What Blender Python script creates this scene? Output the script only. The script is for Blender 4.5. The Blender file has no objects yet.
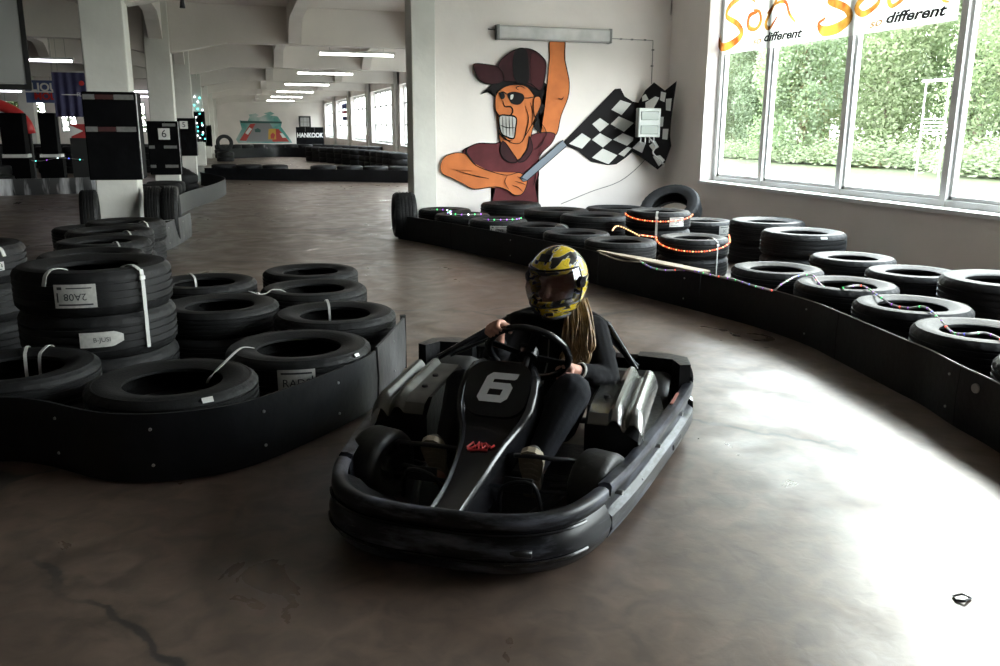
import bpy, bmesh, math, random
from mathutils import Vector, Matrix
random.seed(7)
S = bpy.context.scene
C = S.collection
PI = math.pi
sin, cos = math.sin, math.cos

# ---------------------------------------------------------------- camera (solved from the vanishing points)
H = 1.35
FPX = 860.0
def _n(a): return Vector(a).normalized()
_Y = _n((-262., 206.6, -FPX))
_yv = FPX * FPX / (206.6 - 262 * .006)
_Z = _n((.006 * _yv, _yv, FPX))
_X = _Y.cross(_Z).normalized()
_Z = _X.cross(_Y).normalized()
cam_d = bpy.data.cameras.new('camera')
cam = bpy.data.objects.new('camera', cam_d)
C.objects.link(cam)
cam_d.sensor_fit = 'HORIZONTAL'
cam_d.sensor_width = 36
cam_d.lens = 36 * FPX / 1000
cam_d.clip_end = 300
R3 = Matrix((tuple(_X), tuple(_Y), tuple(_Z)))      # rows: world axes in camera space = camera-to-world rotation
cam.matrix_world = Matrix.Translation((0, 0, H)) @ R3.to_4x4()
S.camera = cam

def ray(px, py):
    d = Vector((px - 500, 333 - py, -FPX))
    return Vector((d.dot(_X), d.dot(_Y), d.dot(_Z)))
def at_z(px, py, z):
    d = ray(px, py); t = (z - H) / d.z
    return Vector((d.x * t, d.y * t, z))
def at_x(px, py, X):
    d = ray(px, py); t = X / d.x
    return Vector((X, d.y * t, H + d.z * t))
def at_y(px, py, Y):
    d = ray(px, py); t = Y / d.y
    return Vector((d.x * t, Y, H + d.z * t))

# ---------------------------------------------------------------- tagging helpers
def tag(o, label=None, cat=None, group=None, kind=None):
    if label: o['label'] = label
    if cat: o['category'] = cat
    if group: o['group'] = group
    if kind: o['kind'] = kind
    return o
def empty(name, loc=(0, 0, 0), rz=0.0):
    o = bpy.data.objects.new(name, None)
    C.objects.link(o); o.location = loc; o.rotation_euler = (0, 0, rz)
    o.empty_display_size = .1
    return o
def link_mesh(name, me, mats, parent=None, smooth=None):
    o = bpy.data.objects.new(name, me)
    C.objects.link(o)
    if mats is not None and not me.materials:
        for m in (mats if isinstance(mats, (list, tuple)) else [mats]): me.materials.append(m)
    if smooth is not None:
        me.polygons.foreach_set('use_smooth', [True] * len(me.polygons))
        if smooth < 3.1: me.set_sharp_from_angle(angle=smooth)
    if parent is not None: o.parent = parent
    return o
def copy_tree(o, parent=None):
    c = o.copy(); C.objects.link(c)
    if parent is not None: c.parent = parent
    for ch in list(o.children): copy_tree(ch, c)
    return c

class MB:
    """collects shapes and links them as one mesh object"""
    def __init__(s): s.bm = bmesh.new(); s.mi = 0
    def _f(s, vs):
        try:
            f = s.bm.faces.new(vs); f.material_index = s.mi; return f
        except ValueError: return None
    def box(s, c, d, rz=0, rx=0, ry=0, bev=0):
        M = Matrix.Translation(c) @ Matrix.Rotation(rz, 4, 'Z') @ Matrix.Rotation(ry, 4, 'Y') @ Matrix.Rotation(rx, 4, 'X')
        r = bmesh.ops.create_cube(s.bm, size=1.0)
        vs = r['verts']
        for v in vs: v.co = Vector((v.co.x * d[0], v.co.y * d[1], v.co.z * d[2]))
        fs = set(f for v in vs for f in v.link_faces)
        if bev:
            es = list(set(e for v in vs for e in v.link_edges))
            rb = bmesh.ops.bevel(s.bm, geom=es, offset=bev, segments=2, affect='EDGES', profile=.5)
            vs = list(set(v for f in rb['faces'] for v in f.verts) | set(v for v in vs if v.is_valid))
            fs = set(f for v in vs for f in v.link_faces)
        for v in vs: v.co = M @ v.co
        for f in fs: f.material_index = s.mi
        return s
    def box2(s, a, b, bev=0):
        c = [(p + q) / 2 for p, q in zip(a, b)]; d = [abs(q - p) for p, q in zip(a, b)]
        return s.box(c, d, bev=bev)
    def cyl(s, a, b, r, r2=None, n=16, cap=True):
        a, b = Vector(a), Vector(b); r2 = r if r2 is None else r2
        d = (b - a).normalized()
        u = d.orthogonal().normalized(); w = d.cross(u)
        A = [s.bm.verts.new(a + (u * cos(2 * PI * i / n) + w * sin(2 * PI * i / n)) * r) for i in range(n)]
        B = [s.bm.verts.new(b + (u * cos(2 * PI * i / n) + w * sin(2 * PI * i / n)) * r2) for i in range(n)]
        for i in range(n):
            j = (i + 1) % n; s._f([A[i], A[j], B[j], B[i]])
        if cap: s._f(A[::-1]); s._f(B)
        return s
    def tube(s, pts, r, n=8, closed=False, cap=True, flat=None, up=(0, 0, 1)):
        """flat=(w,t): ribbon cross-section w wide, t thick, w lying across 'up'"""
        P = [Vector(p) for p in pts]; m = len(P); rings = []
        up = Vector(up)
        prev = None
        for i, p in enumerate(P):
            if closed: t = P[(i + 1) % m] - P[i - 1]
            else: t = P[min(i + 1, m - 1)] - P[max(i - 1, 0)]
            t = t.normalized() if t.length > 1e-9 else Vector((0, 0, 1))
            if prev is None or flat:
                u = t.cross(up)
                if u.length < 1e-3: u = t.orthogonal() if prev is None else prev - t * prev.dot(t)
                u.normalize()
            else:
                u = prev - t * prev.dot(t)
                u = u.normalized() if u.length > 1e-6 else t.orthogonal().normalized()
            prev = u; w = t.cross(u)
            rr = r[i] if isinstance(r, (list, tuple)) else r
            if flat:
                a, b = flat[0] / 2, flat[1] / 2
                k = [(a, b), (-a, b), (-a, -b), (a, -b)]
            else: k = [(rr * cos(2 * PI * j / n), rr * sin(2 * PI * j / n)) for j in range(n)]
            rings.append([s.bm.verts.new(p + u * x + w * y) for x, y in k])
        q = len(rings[0])
        for i in range(m if closed else m - 1):
            A, B = rings[i], rings[(i + 1) % m]
            for j in range(q): s._f([A[j], A[(j + 1) % q], B[(j + 1) % q], B[j]])
        if cap and not closed: s._f(rings[0][::-1]); s._f(rings[-1])
        return s
    def lathe(s, prof, n=32, M=None, closed=False):
        M = M or Matrix()
        rings = []
        for i in range(n):
            a = 2 * PI * i / n
            rings.append([s.bm.verts.new(M @ Vector((r * cos(a), r * sin(a), z))) for r, z in prof])
        m = len(prof)
        for i in range(n):
            A, B = rings[i], rings[(i + 1) % n]
            for j in range(m if closed else m - 1):
                k = (j + 1) % m
                s._f([A[j], B[j], B[k], A[k]])
        return s
    def prism(s, poly, M, t):
        """polygon (2d list) extruded by t along M's z"""
        A = [s.bm.verts.new(M @ Vector((x, y, 0))) for x, y in poly]
        B = [s.bm.verts.new(M @ Vector((x, y, t))) for x, y in poly]
        f = s._f(A[::-1]); g = s._f(B)
        for i in range(len(A)):
            j = (i + 1) % len(A); s._f([A[i], A[j], B[j], B[i]])
        return s
    def grid(s, rows, closed_u=False, closed_v=False):
        V = [[s.bm.verts.new(p) for p in r] for r in rows]
        R = len(V); Q = len(V[0])
        for i in range(R if closed_u else R - 1):
            for j in range(Q if closed_v else Q - 1):
                s._f([V[i][j], V[i][(j + 1) % Q], V[(i + 1) % R][(j + 1) % Q], V[(i + 1) % R][j]])
        return V
    def sphere(s, c, r, sub=2, sc=(1, 1, 1)):
        rr = bmesh.ops.create_icosphere(s.bm, subdivisions=sub, radius=1)
        for v in rr['verts']:
            v.co = Vector(c) + Vector((v.co.x * r * sc[0], v.co.y * r * sc[1], v.co.z * r * sc[2]))
            for f in v.link_faces: f.material_index = s.mi
        return s
    def mesh(s, name, fix=True):
        if fix: bmesh.ops.recalc_face_normals(s.bm, faces=s.bm.faces[:])
        me = bpy.data.meshes.new(name); s.bm.to_mesh(me); s.bm.free(); return me
    def build(s, name, mats, parent=None, smooth=None, fix=True):
        return link_mesh(name, s.mesh(name, fix), mats, parent, smooth)

def remesh(mb, name, voxel, mats, parent=None, smooth_it=2):
    """weld a collection of blobs into one continuous skin"""
    me = mb.mesh(name)
    o = bpy.data.objects.new(name + '_tmp', me); C.objects.link(o)
    m = o.modifiers.new('r', 'REMESH'); m.mode = 'VOXEL'; m.voxel_size = voxel
    if smooth_it:
        k = o.modifiers.new('s', 'SMOOTH'); k.factor = .6; k.iterations = smooth_it
    dg = bpy.context.evaluated_depsgraph_get(); dg.update()
    out = bpy.data.meshes.new_from_object(o.evaluated_get(dg))
    bpy.data.objects.remove(o); out.materials.clear()
    return link_mesh(name, out, mats, parent, smooth=3.2)

def capsule(mb, a, b, ra, rb, n=14):
    mb.cyl(a, b, ra, rb, n=n); mb.sphere(a, ra, 2); mb.sphere(b, rb, 2)

def text_mesh(txt, size, shear=0.0, extrude=.001, offset=0.0, align='CENTER'):
    cu = bpy.data.curves.new('t', 'FONT'); cu.body = txt; cu.size = size; cu.shear = shear
    cu.extrude = extrude; cu.offset = offset; cu.align_x = align; cu.align_y = 'CENTER'
    cu.resolution_u = 4
    o = bpy.data.objects.new('t', cu); C.objects.link(o)
    dg = bpy.context.evaluated_depsgraph_get(); dg.update()
    me = bpy.data.meshes.new_from_object(o.evaluated_get(dg))
    bpy.data.objects.remove(o); return me

def smooth_path(P, n=6, closed=False):
    """Catmull-Rom through points"""
    P = [Vector(p) for p in P]; m = len(P); out = []
    for i in range(m if closed else m - 1):
        if closed: a, b, c, d = P[i - 1], P[i], P[(i + 1) % m], P[(i + 2) % m]
        else: a, b, c, d = P[max(i - 1, 0)], P[i], P[i + 1], P[min(i + 2, m - 1)]
        for k in range(n):
            t = k / n
            out.append(.5 * ((2 * b) + (c - a) * t + (2 * a - 5 * b + 4 * c - d) * t * t + (3 * b - a - 3 * c + d) * t ** 3))
    if not closed: out.append(P[-1])
    return out

# ---------------------------------------------------------------- materials
def mat(name, col, rough=.6, metal=0, bump=None, var=None, emit=None, spec=None, coat=None):
    m = bpy.data.materials.new(name); m.use_nodes = True
    N = m.node_tree.nodes; L = m.node_tree.links; b = N['Principled BSDF']
    b.inputs['Base Color'].default_value = (*col, 1)
    b.inputs['Roughness'].default_value = rough
    b.inputs['Metallic'].default_value = metal
    if spec is not None: b.inputs['Specular IOR Level'].default_value = spec
    if coat: b.inputs['Coat Weight'].default_value = coat; b.inputs['Coat Roughness'].default_value = .08
    if emit:
        b.inputs['Emission Color'].default_value = (*emit[0], 1); b.inputs['Emission Strength'].default_value = emit[1]
    tc = N.new('ShaderNodeTexCoord')
    sc = var[0] if var else (bump[0] if bump else 5)
    nz = N.new('ShaderNodeTexNoise'); nz.inputs['Scale'].default_value = sc; nz.inputs['Detail'].default_value = 5
    L.new(tc.outputs['Object'], nz.inputs['Vector'])
    if var:
        r = N.new('ShaderNodeValToRGB'); L.new(nz.outputs['Fac'], r.inputs['Fac'])
        a = var[1]
        r.color_ramp.elements[0].position = .3; r.color_ramp.elements[1].position = .7
        r.color_ramp.elements[0].color = (*[max(0, c * (1 - a)) for c in col], 1)
        r.color_ramp.elements[1].color = (*[min(1, c * (1 + a)) for c in col], 1)
        L.new(r.outputs['Color'], b.inputs['Base Color'])
    if bump:
        n2 = N.new('ShaderNodeTexNoise'); n2.inputs['Scale'].default_value = bump[0]; n2.inputs['Detail'].default_value = 4
        L.new(tc.outputs['Object'], n2.inputs['Vector'])
        bp = N.new('ShaderNodeBump'); bp.inputs['Strength'].default_value = bump[1]; bp.inputs['Distance'].default_value = .01
        L.new(n2.outputs['Fac'], bp.inputs['Height']); L.new(bp.outputs['Normal'], b.inputs['Normal'])
    return m

M = {}
M['wall'] = mat('painted_wall', (.76, .71, .68), .8, bump=(14, .25), var=(1.3, .06))
M['wall_dark'] = mat('dark_painted_wall', (.16, .155, .15), .8, var=(1.3, .1))  # unseen back wall, toned dark to cut light bounced onto the left side
M['wall_mid'] = mat('grey_painted_wall', (.5, .48, .46), .8, var=(1.3, .1))  # unseen left wall, tone set for the fill light it bounces back
M['ceil'] = mat('painted_ceiling', (.70, .655, .615), .85, bump=(8, .3), var=(.8, .07))
M['column'] = mat('painted_column', (.62, .61, .57), .7, bump=(12, .3), var=(2, .08))
M['frame'] = mat('window_frame_paint', (.72, .72, .71), .4, var=(6, .05))
M['tube_on'] = mat('lit_tube', (1, 1, 1), .5, emit=((1, .96, .9), 22))
M['tube_cool'] = mat('lit_cool_tube', (1, 1, 1), .5, emit=((.93, .88, 1), 9))
M['lamp_body'] = mat('lamp_housing', (.6, .6, .58), .5)
M['rubber'] = mat('tyre_rubber', (.009, .009, .0095), .6, bump=(90, .25), var=(9, .35), spec=.25)
M['rubber_far'] = mat('dusty_tyre_rubber', (.012, .012, .013), .7, bump=(60, .2), var=(5, .4), spec=.25)
M['band'] = mat('barrier_plastic', (.005, .0055, .007), .42, bump=(26, .2), var=(7, .5), spec=.28)
M['band_grey'] = mat('scuffed_barrier_plastic', (.045, .045, .047), .45, bump=(20, .3), var=(5, .6), spec=.3)
M['bolt'] = mat('bolt_steel', (.45, .45, .44), .4, .8)
M['white'] = mat('white_plastic', (.7, .7, .68), .45)
M['strap'] = mat('white_strapping', (.46, .46, .44), .4)
M['sticker'] = mat('paper_sticker', (.50, .49, .46), .6, var=(60, .12))
M['ink'] = mat('black_ink', (.03, .03, .035), .6)
M['kart'] = mat('kart_plastic', (.006, .006, .007), .2, bump=(30, .06), spec=.4)
M['kart_matt'] = mat('kart_matt_plastic', (.006, .006, .007), .36, bump=(40, .25), var=(12, .5), spec=.26)
M['steel'] = mat('chassis_paint', (.008, .008, .009), .35, 0, spec=.35)
def scuffed(name, c0, c1, sc=(3, 3, 14), lo=.52, hi=.72):
    m = mat(name, c0, .36, spec=.26); N = m.node_tree.nodes; L = m.node_tree.links; b = N['Principled BSDF']; tc = N.new('ShaderNodeTexCoord'); mp = N.new('ShaderNodeMapping'); mp.inputs['Scale'].default_value = sc
    L.new(tc.outputs['Object'], mp.inputs['Vector']); n = N.new('ShaderNodeTexNoise'); n.inputs['Scale'].default_value = 1.6; n.inputs['Detail'].default_value = 8; n.inputs['Roughness'].default_value = .65; L.new(mp.outputs[0], n.inputs['Vector'])
    r = N.new('ShaderNodeValToRGB'); L.new(n.outputs['Fac'], r.inputs['Fac']); r.color_ramp.elements[0].position = lo; r.color_ramp.elements[0].color = (*c0, 1); r.color_ramp.elements[1].position = hi; r.color_ramp.elements[1].color = (*c1, 1)
    L.new(r.outputs['Color'], b.inputs['Base Color']); return m
M['bumper'] = scuffed('scuffed_bumper', (.006, .006, .007), (.11, .115, .14), (2, 2, 11), .47, .66)
M['alu'] = mat('brushed_cover', (.20, .20, .195), .27, .8, bump=(60, .1), var=(10, .15))
M['alu_dull'] = mat('dull_cover', (.12, .12, .112), .42, .6, var=(14, .25))
M['chrome'] = mat('chrome', (.7, .7, .7), .15, 1)
M['number'] = mat('grey_number_vinyl', (.66, .67, .68), .5)
M['red'] = mat('red_print', (.45, .02, .02), .5)
M['slick'] = mat('kart_slick_rubber', (.014, .014, .014), .5, bump=(50, .15), var=(14, .3))
M['wood'] = mat('pale_board', (.36, .30, .22), .6, bump=(40, .2), var=(6, .2))
M['dark'] = mat('dark_paint', (.012, .012, .012), .6)
M['foam'] = mat('black_padding', (.003, .003, .0035), .8, bump=(10, .4), var=(4, .4), spec=.06)
M['tape'] = mat('grey_tape', (.16, .16, .155), .45, var=(30, .2))
M['tape_red'] = mat('dark_red_tape', (.05, .012, .012), .5, var=(30, .2))
M['foil'] = mat('silver_foil', (.3, .3, .3), .4, .6, bump=(40, .9), var=(18, .5))
M['cable'] = mat('grey_cable', (.3, .29, .27), .6)
# ================================================================= THE ROOM
XR = 5.7; W = 11.1; D = 7.25; XL = -14.0; YB = -9.0; YE = W + 7 * D
ZB = 2.92; ZC = 3.62; SILL = .70; WTOP = 3.42; WLOW = 2.86; T = .30

def concrete():
    m = bpy.data.materials.new('worn_concrete'); m.use_nodes = True
    N = m.node_tree.nodes; L = m.node_tree.links; b = N['Principled BSDF']
    g = N.new('ShaderNodeNewGeometry')
    def noise(scale, det=6, dist=0, vec=None):
        n = N.new('ShaderNodeTexNoise'); n.inputs['Scale'].default_value = scale; n.inputs['Detail'].default_value = det
        n.inputs['Distortion'].default_value = dist
        L.new(vec or g.outputs['Position'], n.inputs['Vector']); return n
    def ramp(src, p0, c0, p1, c1):
        r = N.new('ShaderNodeValToRGB'); L.new(src, r.inputs['Fac'])
        r.color_ramp.elements[0].position = p0; r.color_ramp.elements[0].color = (*c0, 1)
        r.color_ramp.elements[1].position = p1; r.color_ramp.elements[1].color = (*c1, 1); return r
    def mix(kind, fac, a, bb):
        x = N.new('ShaderNodeMixRGB'); x.blend_type = kind
        if isinstance(fac, float): x.inputs['Fac'].default_value = fac
        else: L.new(fac, x.inputs['Fac'])
        L.new(a, x.inputs['Color1'])
        if isinstance(bb, tuple): x.inputs['Color2'].default_value = (*bb, 1)
        else: L.new(bb, x.inputs['Color2'])
        return x
    base = ramp(noise(.55, 7, .6).outputs['Fac'], .32, (.088, .060, .046), .68, (.155, .112, .088))
    fine = ramp(noise(9, 9, .8).outputs['Fac'], .34, (.66, .66, .66), .66, (1.2, 1.18, 1.15))
    c = mix('MULTIPLY', 1.0, base.outputs['Color'], fine.outputs['Color'])
    # rubbed-in tyre marks running along the hall
    mp = N.new('ShaderNodeMapping'); mp.inputs['Scale'].default_value = (1.6, .22, 1); mp.inputs['Rotation'].default_value = (0, 0, .35)
    L.new(g.outputs['Position'], mp.inputs['Vector'])
    st = ramp(noise(1.5, 5, 1.0, mp.outputs['Vector']).outputs['Fac'], .42, (.78, .78, .78), .6, (1, 1, 1))
    c = mix('MULTIPLY', .8, c.outputs['Color'], st.outputs['Color'])
    # small dark stains
    sp = ramp(noise(7, 3).outputs['Fac'], .69, (0, 0, 0), .74, (1, 1, 1))
    c = mix('MULTIPLY', sp.outputs['Color'], c.outputs['Color'], (.72, .7, .68))
    # cracks
    v = N.new('ShaderNodeTexVoronoi'); v.feature = 'DISTANCE_TO_EDGE'; v.inputs['Scale'].default_value = .42
    nn = noise(3, 5); add = N.new('ShaderNodeVectorMath'); add.operation = 'MULTIPLY_ADD'
    L.new(nn.outputs['Color'], add.inputs[0]); add.inputs[1].default_value = (.35, .35, 0); L.new(g.outputs['Position'], add.inputs[2])
    L.new(add.outputs[0], v.inputs['Vector'])
    cr = ramp(v.outputs['Distance'], .004, (1, 1, 1), .009, (0, 0, 0))
    msk = ramp(noise(.7, 2).outputs['Fac'], .42, (0, 0, 0), .48, (1, 1, 1))
    cm = mix('MULTIPLY', 1.0, cr.outputs['Color'], msk.outputs['Color'])
    c = mix('MIX', cm.outputs['Color'], c.outputs['Color'], (.035, .03, .028))
    L.new(c.outputs['Color'], b.inputs['Base Color'])
    rr = N.new('ShaderNodeMapRange'); L.new(noise(2.3, 9, 1.2).outputs['Fac'], rr.inputs['Value'])
    rr.inputs['From Min'].default_value = .3; rr.inputs['From Max'].default_value = .7
    rr.inputs['To Min'].default_value = .26; rr.inputs['To Max'].default_value = .50
    L.new(rr.outputs['Result'], b.inputs['Roughness'])
    bp = N.new('ShaderNodeBump'); bp.inputs['Strength'].default_value = .10; bp.inputs['Distance'].default_value = .01
    L.new(noise(18, 9, .6).outputs['Fac'], bp.inputs['Height']); L.new(bp.outputs['Normal'], b.inputs['Normal'])
    b.inputs['Specular IOR Level'].default_value = .75
    return m
M['floor'] = concrete()

def struct(name, mb, m, parent=None, smooth=None):
    o = mb.build(name, m, parent, smooth)
    if parent is None: o['kind'] = 'structure'
    return o

struct('floor', MB().box2((XL - .3, YB - .3, -.15), (XR + T, YE + .3, 0)), M['floor'])
ceiling = struct('ceiling', MB().box2((XL - .3, YB - .3, ZC), (XR + T, YE + .3, ZC + .25)), M['ceil'])

# right wall, pierced by a window in every bay
bays = []
y0 = W - 2 * D
for k in range(-2, 7):
    ya = W + k * D
    if k == -1: bays.append((ya + .45, W - 1.0))         # the big window beside the track
    elif k < -1: bays.append((ya + 3.0, ya + D - .45))
    else: bays.append((ya + .75, ya + D - .75))
mb = MB()
mb.box2((XR, YB, 0), (XR + T, YE, SILL))
mb.box2((XR, YB, WTOP), (XR + T, YE, ZC))
mb.box2((XR, W, WLOW), (XR + T, YE, WTOP))
prev = YB
for a, b in bays:
    mb.box2((XR, prev, SILL), (XR + T, a, WTOP)); prev = b
mb.box2((XR, prev, SILL), (XR + T, YE, WTOP))
struct('wall_right', mb, M['wall'])
struct('wall_left', MB().box2((XL - .3, YB, 0), (XL, 36.3, ZC)), M['wall_mid'])
struct('wall_back', MB().box2((XL, YB - .3, 0), (XR + T, YB, ZC)), M['wall_dark'])
struct('wall_far', MB().box2((-1.75, YE, 0), (XR + T, YE + .3, ZC)), M['wall'])
struct('wall_inner', MB().box2((-1.75, 36.3, 0), (-1.45, YE, ZC)), M['wall'])
# end wall of the left wing with two low windows
lw = [(-8.6, -7.5), (-7.42, -6.72), (-6.3, -5.7), (-4.0, -3.3)]
mb = MB(); mb.box2((XL, 36, 0), (-1.45, 36.3, 1.1)); mb.box2((XL, 36, 2.25), (-1.45, 36.3, ZC)); px_ = XL
for a, b in lw: mb.box2((px_, 36, 1.1), (a, 36.3, 2.25)); px_ = b
mb.box2((px_, 36, 1.1), (-1.45, 36.3, 2.25))
struct('wall_wing', mb, M['wall'])

# partition with the wall picture: wall below, a slightly thinner field above a ledge
mb = MB()
mb.box2((2.1, W, 0), (XR, W + .22, 2.83))
mb.box2((2.1, W + .05, 2.83), (XR, W + .22, ZC))
struct('partition_wall', mb, M['wall'])
struct('column', MB().box2((2.1, W - .16, 0), (2.40, W + .25, ZC), bev=.01), M['column'])

# window frames, mullions and panes
def glass():
    m = bpy.data.materials.new('window_glass'); m.use_nodes = True
    N = m.node_tree.nodes; L = m.node_tree.links; N.remove(N['Principled BSDF'])
    t = N.new('ShaderNodeBsdfTransparent'); t.inputs['Color'].default_value = (.93, .96, .95, 1)
    g = N.new('ShaderNodeBsdfGlossy'); g.inputs['Roughness'].default_value = .02
    f = N.new('ShaderNodeFresnel'); f.inputs['IOR'].default_value = 1.45
    ge = N.new('ShaderNodeNewGeometry'); iv = N.new('ShaderNodeMath'); iv.operation = 'SUBTRACT'; iv.inputs[0].default_value = 1; L.new(ge.outputs['Backfacing'], iv.inputs[1])
    mu = N.new('ShaderNodeMath'); mu.operation = 'MULTIPLY'; L.new(f.outputs[0], mu.inputs[0]); L.new(iv.outputs[0], mu.inputs[1])
    mx = N.new('ShaderNodeMixShader'); L.new(mu.outputs[0], mx.inputs[0]); L.new(t.outputs[0], mx.inputs[1]); L.new(g.outputs[0], mx.inputs[2])
    L.new(mx.outputs[0], N['Material Output'].inputs['Surface']); return m
M['glass'] = glass()
XG = XR + .20
def window(idx, a, b, mull, bars, fw=.05):
    WTOP = globals()['WTOP'] if idx < 3 else WLOW
    f = MB()
    f.box2((XG - .03, a, SILL), (XG + .03, b, SILL + .06)); f.box2((XG - .03, a, WTOP - .06), (XG + .03, b, WTOP))
    ys = [a + fw / 2] + mull + [b - fw / 2]
    for y in ys: f.box2((XG - .035, y - fw / 2, SILL), (XG + .035, y + fw / 2, WTOP))
    for z in bars: f.box2((XG - .02, a, z - .03), (XG + .02, b, z + .03))
    fr = f.build('window_%d' % idx, M['frame']); fr['kind'] = 'structure'
    for p, q in zip(ys[:-1], ys[1:]):
        # slim opening casement inside every light, then its pane
        c = MB(); m_ = fw / 2 + .004
        for z in (SILL + .075, WTOP - .075): c.box2((XG + .0, p + m_, z - .02), (XG + .05, q - m_, z + .02))
        for y in (p + m_ + .015, q - m_ - .015): c.box2((XG, y - .015, SILL + .06), (XG + .05, y + .015, WTOP - .06))
        ca = c.build('casement', M['frame'], fr)
        MB().box2((XG + .022, p + m_ + .03, SILL + .09), (XG + .028, q - m_ - .03, WTOP - .09)).build('pane', M['glass'], ca)
    sl = MB().box2((XR - .025, a - .02, SILL - .035), (XG - .03, b + .02, SILL + .004), bev=.004)
    sl.build('window_sill', M['frame'], fr)
a, b = bays[1]
ym = [at_x(761, 186, XG).y, at_x(839, 193, XG).y, at_x(944, 207, XG).y]
st_ = ym[1] - ym[2]
while ym[-1] - st_ > a + .4: ym.append(ym[-1] - st_)
window(1, a, b, sorted(ym), [], .075)
window(2, bays[0][0], bays[0][1], [bays[0][0] + (bays[0][1] - bays[0][0]) * i / 5 for i in range(1, 5)][:1], [], .075)
for i, (a, b) in enumerate(bays[2:]):
    n = 4
    window(i + 3, a, b, [a + (b - a) * j / n for j in range(1, n)], [1.45, 2.22], .06)
for i, (a, b) in enumerate(lw):
    f = MB()
    f.box2((a, 36.08, 1.1), (b, 36.16, 1.16)); f.box2((a, 36.08, 2.19), (b, 36.16, 2.25))
    for x in (a + .03, (a + b) / 2, b - .03): f.box2((x - .03, 36.08, 1.1), (x + .03, 36.16, 2.25))
    f.box2((a, 36.08, 1.3), (b, 36.16, 1.35))
    fr = f.build('window_%d' % (20 + i), M['frame']); fr['kind'] = 'structure'
    MB().box2((a, 36.11, 1.14), (b, 36.12, 2.2)).build('pane', M['glass'], fr)

# concrete frame: cross girders, long ribs with haunches, columns
def girder(y, x0=XL, x1=XR):
    w_ = .32
    rows = []
    P = [(x0, ZB)]
    if x0 < -2: P += [(-2.6, ZB), (-1.6, ZB - .22), (-1.6, ZB - .22)]
    P += [(-1.15, ZB - .22), (-.1, ZB), (x1, ZB)]
    a = [Vector((x, y - w_ / 2, z)) for x, z in P] + [Vector((x1, y - w_ / 2, ZC)), Vector((x0, y - w_ / 2, ZC))]
    m_ = MB(); A = [m_.bm.verts.new(p) for p in a]; B = [m_.bm.verts.new(p + Vector((0, w_, 0))) for p in a]
    m_._f(A); m_._f(B[::-1])
    for i in range(len(A)):
        j = (i + 1) % len(A); m_._f([A[i], A[j], B[j], B[i]])
    m_.build('ceiling_beam', M['ceil'], ceiling)
for k in range(-2, 8):
    y = W + k * D
    if k == 7: y -= .2
    girder(y if k != 0 else y + .2, XL if y < 37 else -1.45, XR if k != 0 else 2.1)
def rib(x, ya, yb):
    w_ = .24; z0 = ZC - .28; P = []
    P += [(ya, ZB + .02)]
    for i in range(7):
        t = i / 6; P.append((ya + .15 + .85 * t, ZB + .02 + (z0 - ZB - .02) * sin(t * PI / 2)))
    for i in range(7):
        t = 1 - i / 6; P.append((yb - .15 - .85 * t, ZB + .02 + (z0 - ZB - .02) * sin(t * PI / 2)))
    P += [(yb, ZB + .02)]
    a = [Vector((x - w_ / 2, y, z)) for y, z in P] + [Vector((x - w_ / 2, yb, ZC)), Vector((x - w_ / 2, ya, ZC))]
    m_ = MB(); A = [m_.bm.verts.new(p) for p in a]; B = [m_.bm.verts.new(p + Vector((w_, 0, 0))) for p in a]
    m_._f(A); m_._f(B[::-1])
    for i in range(len(A)):
        j = (i + 1) % len(A); m_._f([A[i], A[j], B[j], B[i]])
    m_.build('ceiling_rib', M['ceil'], ceiling)
for k in range(-2, 7):
    for x in (1.16, 3.55): rib(x, W + k * D + .16, W + (k + 1) * D - .16)
    if k < 3:
        for x in (-4.6, -8.2): rib(x, W + k * D + .16, W + (k + 1) * D - .16)
# arched ribs over the column row
for k in range(-1, 7):
    rib(-1.38, W + k * D + .2, W + (k + 1) * D - .2)
for k in range(0, 7):
    y = W + k * D
    struct('column', MB().box2((-1.6, y - .25, 0), (-1.15, y + .25, ZC), bev=.015), M['column'])
for k in range(0, 4):
    y = W + k * D
    struct('column', MB().box2((-6.9, y - .25, 0), (-6.45, y + .25, ZC), bev=.015), M['column'])
for k in range(1, 7):
    y = W + k * D
    struct('column', MB().box2((XR - .12, y - .3, 0), (XR - .002, y + .3, ZC)), M['column'])

# ----------------------------------------------------------------- daylight and the world outside
w = bpy.data.worlds.new('sky'); S.world = w; w.use_nodes = True
N = w.node_tree.nodes; L = w.node_tree.links; bg = N['Background']
tc = N.new('ShaderNodeTexCoord'); sep = N.new('ShaderNodeSeparateXYZ'); L.new(tc.outputs['Generated'], sep.inputs[0])
r = N.new('ShaderNodeValToRGB'); L.new(sep.outputs['Z'], r.inputs['Fac'])
r.color_ramp.elements[0].position = 0; r.color_ramp.elements[0].color = (1, .985, .95, 1)
r.color_ramp.elements[1].position = .6; r.color_ramp.elements[1].color = (.82, .9, 1, 1)
L.new(r.outputs['Color'], bg.inputs['Color']); bg.inputs['Strength'].default_value = 28.0
sun_d = bpy.data.lights.new('sun', 'SUN'); sun_d.energy = 5; sun_d.angle = .30; sun_d.color = (1, .95, .86)
sun = bpy.data.objects.new('sun', sun_d); C.objects.link(sun); sun.location = (0, 0, 20)
sd_ = Vector((cos(math.radians(31)) * cos(math.radians(43)), cos(math.radians(31)) * sin(math.radians(43)), sin(math.radians(31))))
sun.rotation_euler = sd_.to_track_quat('Z', 'Y').to_euler()
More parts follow.
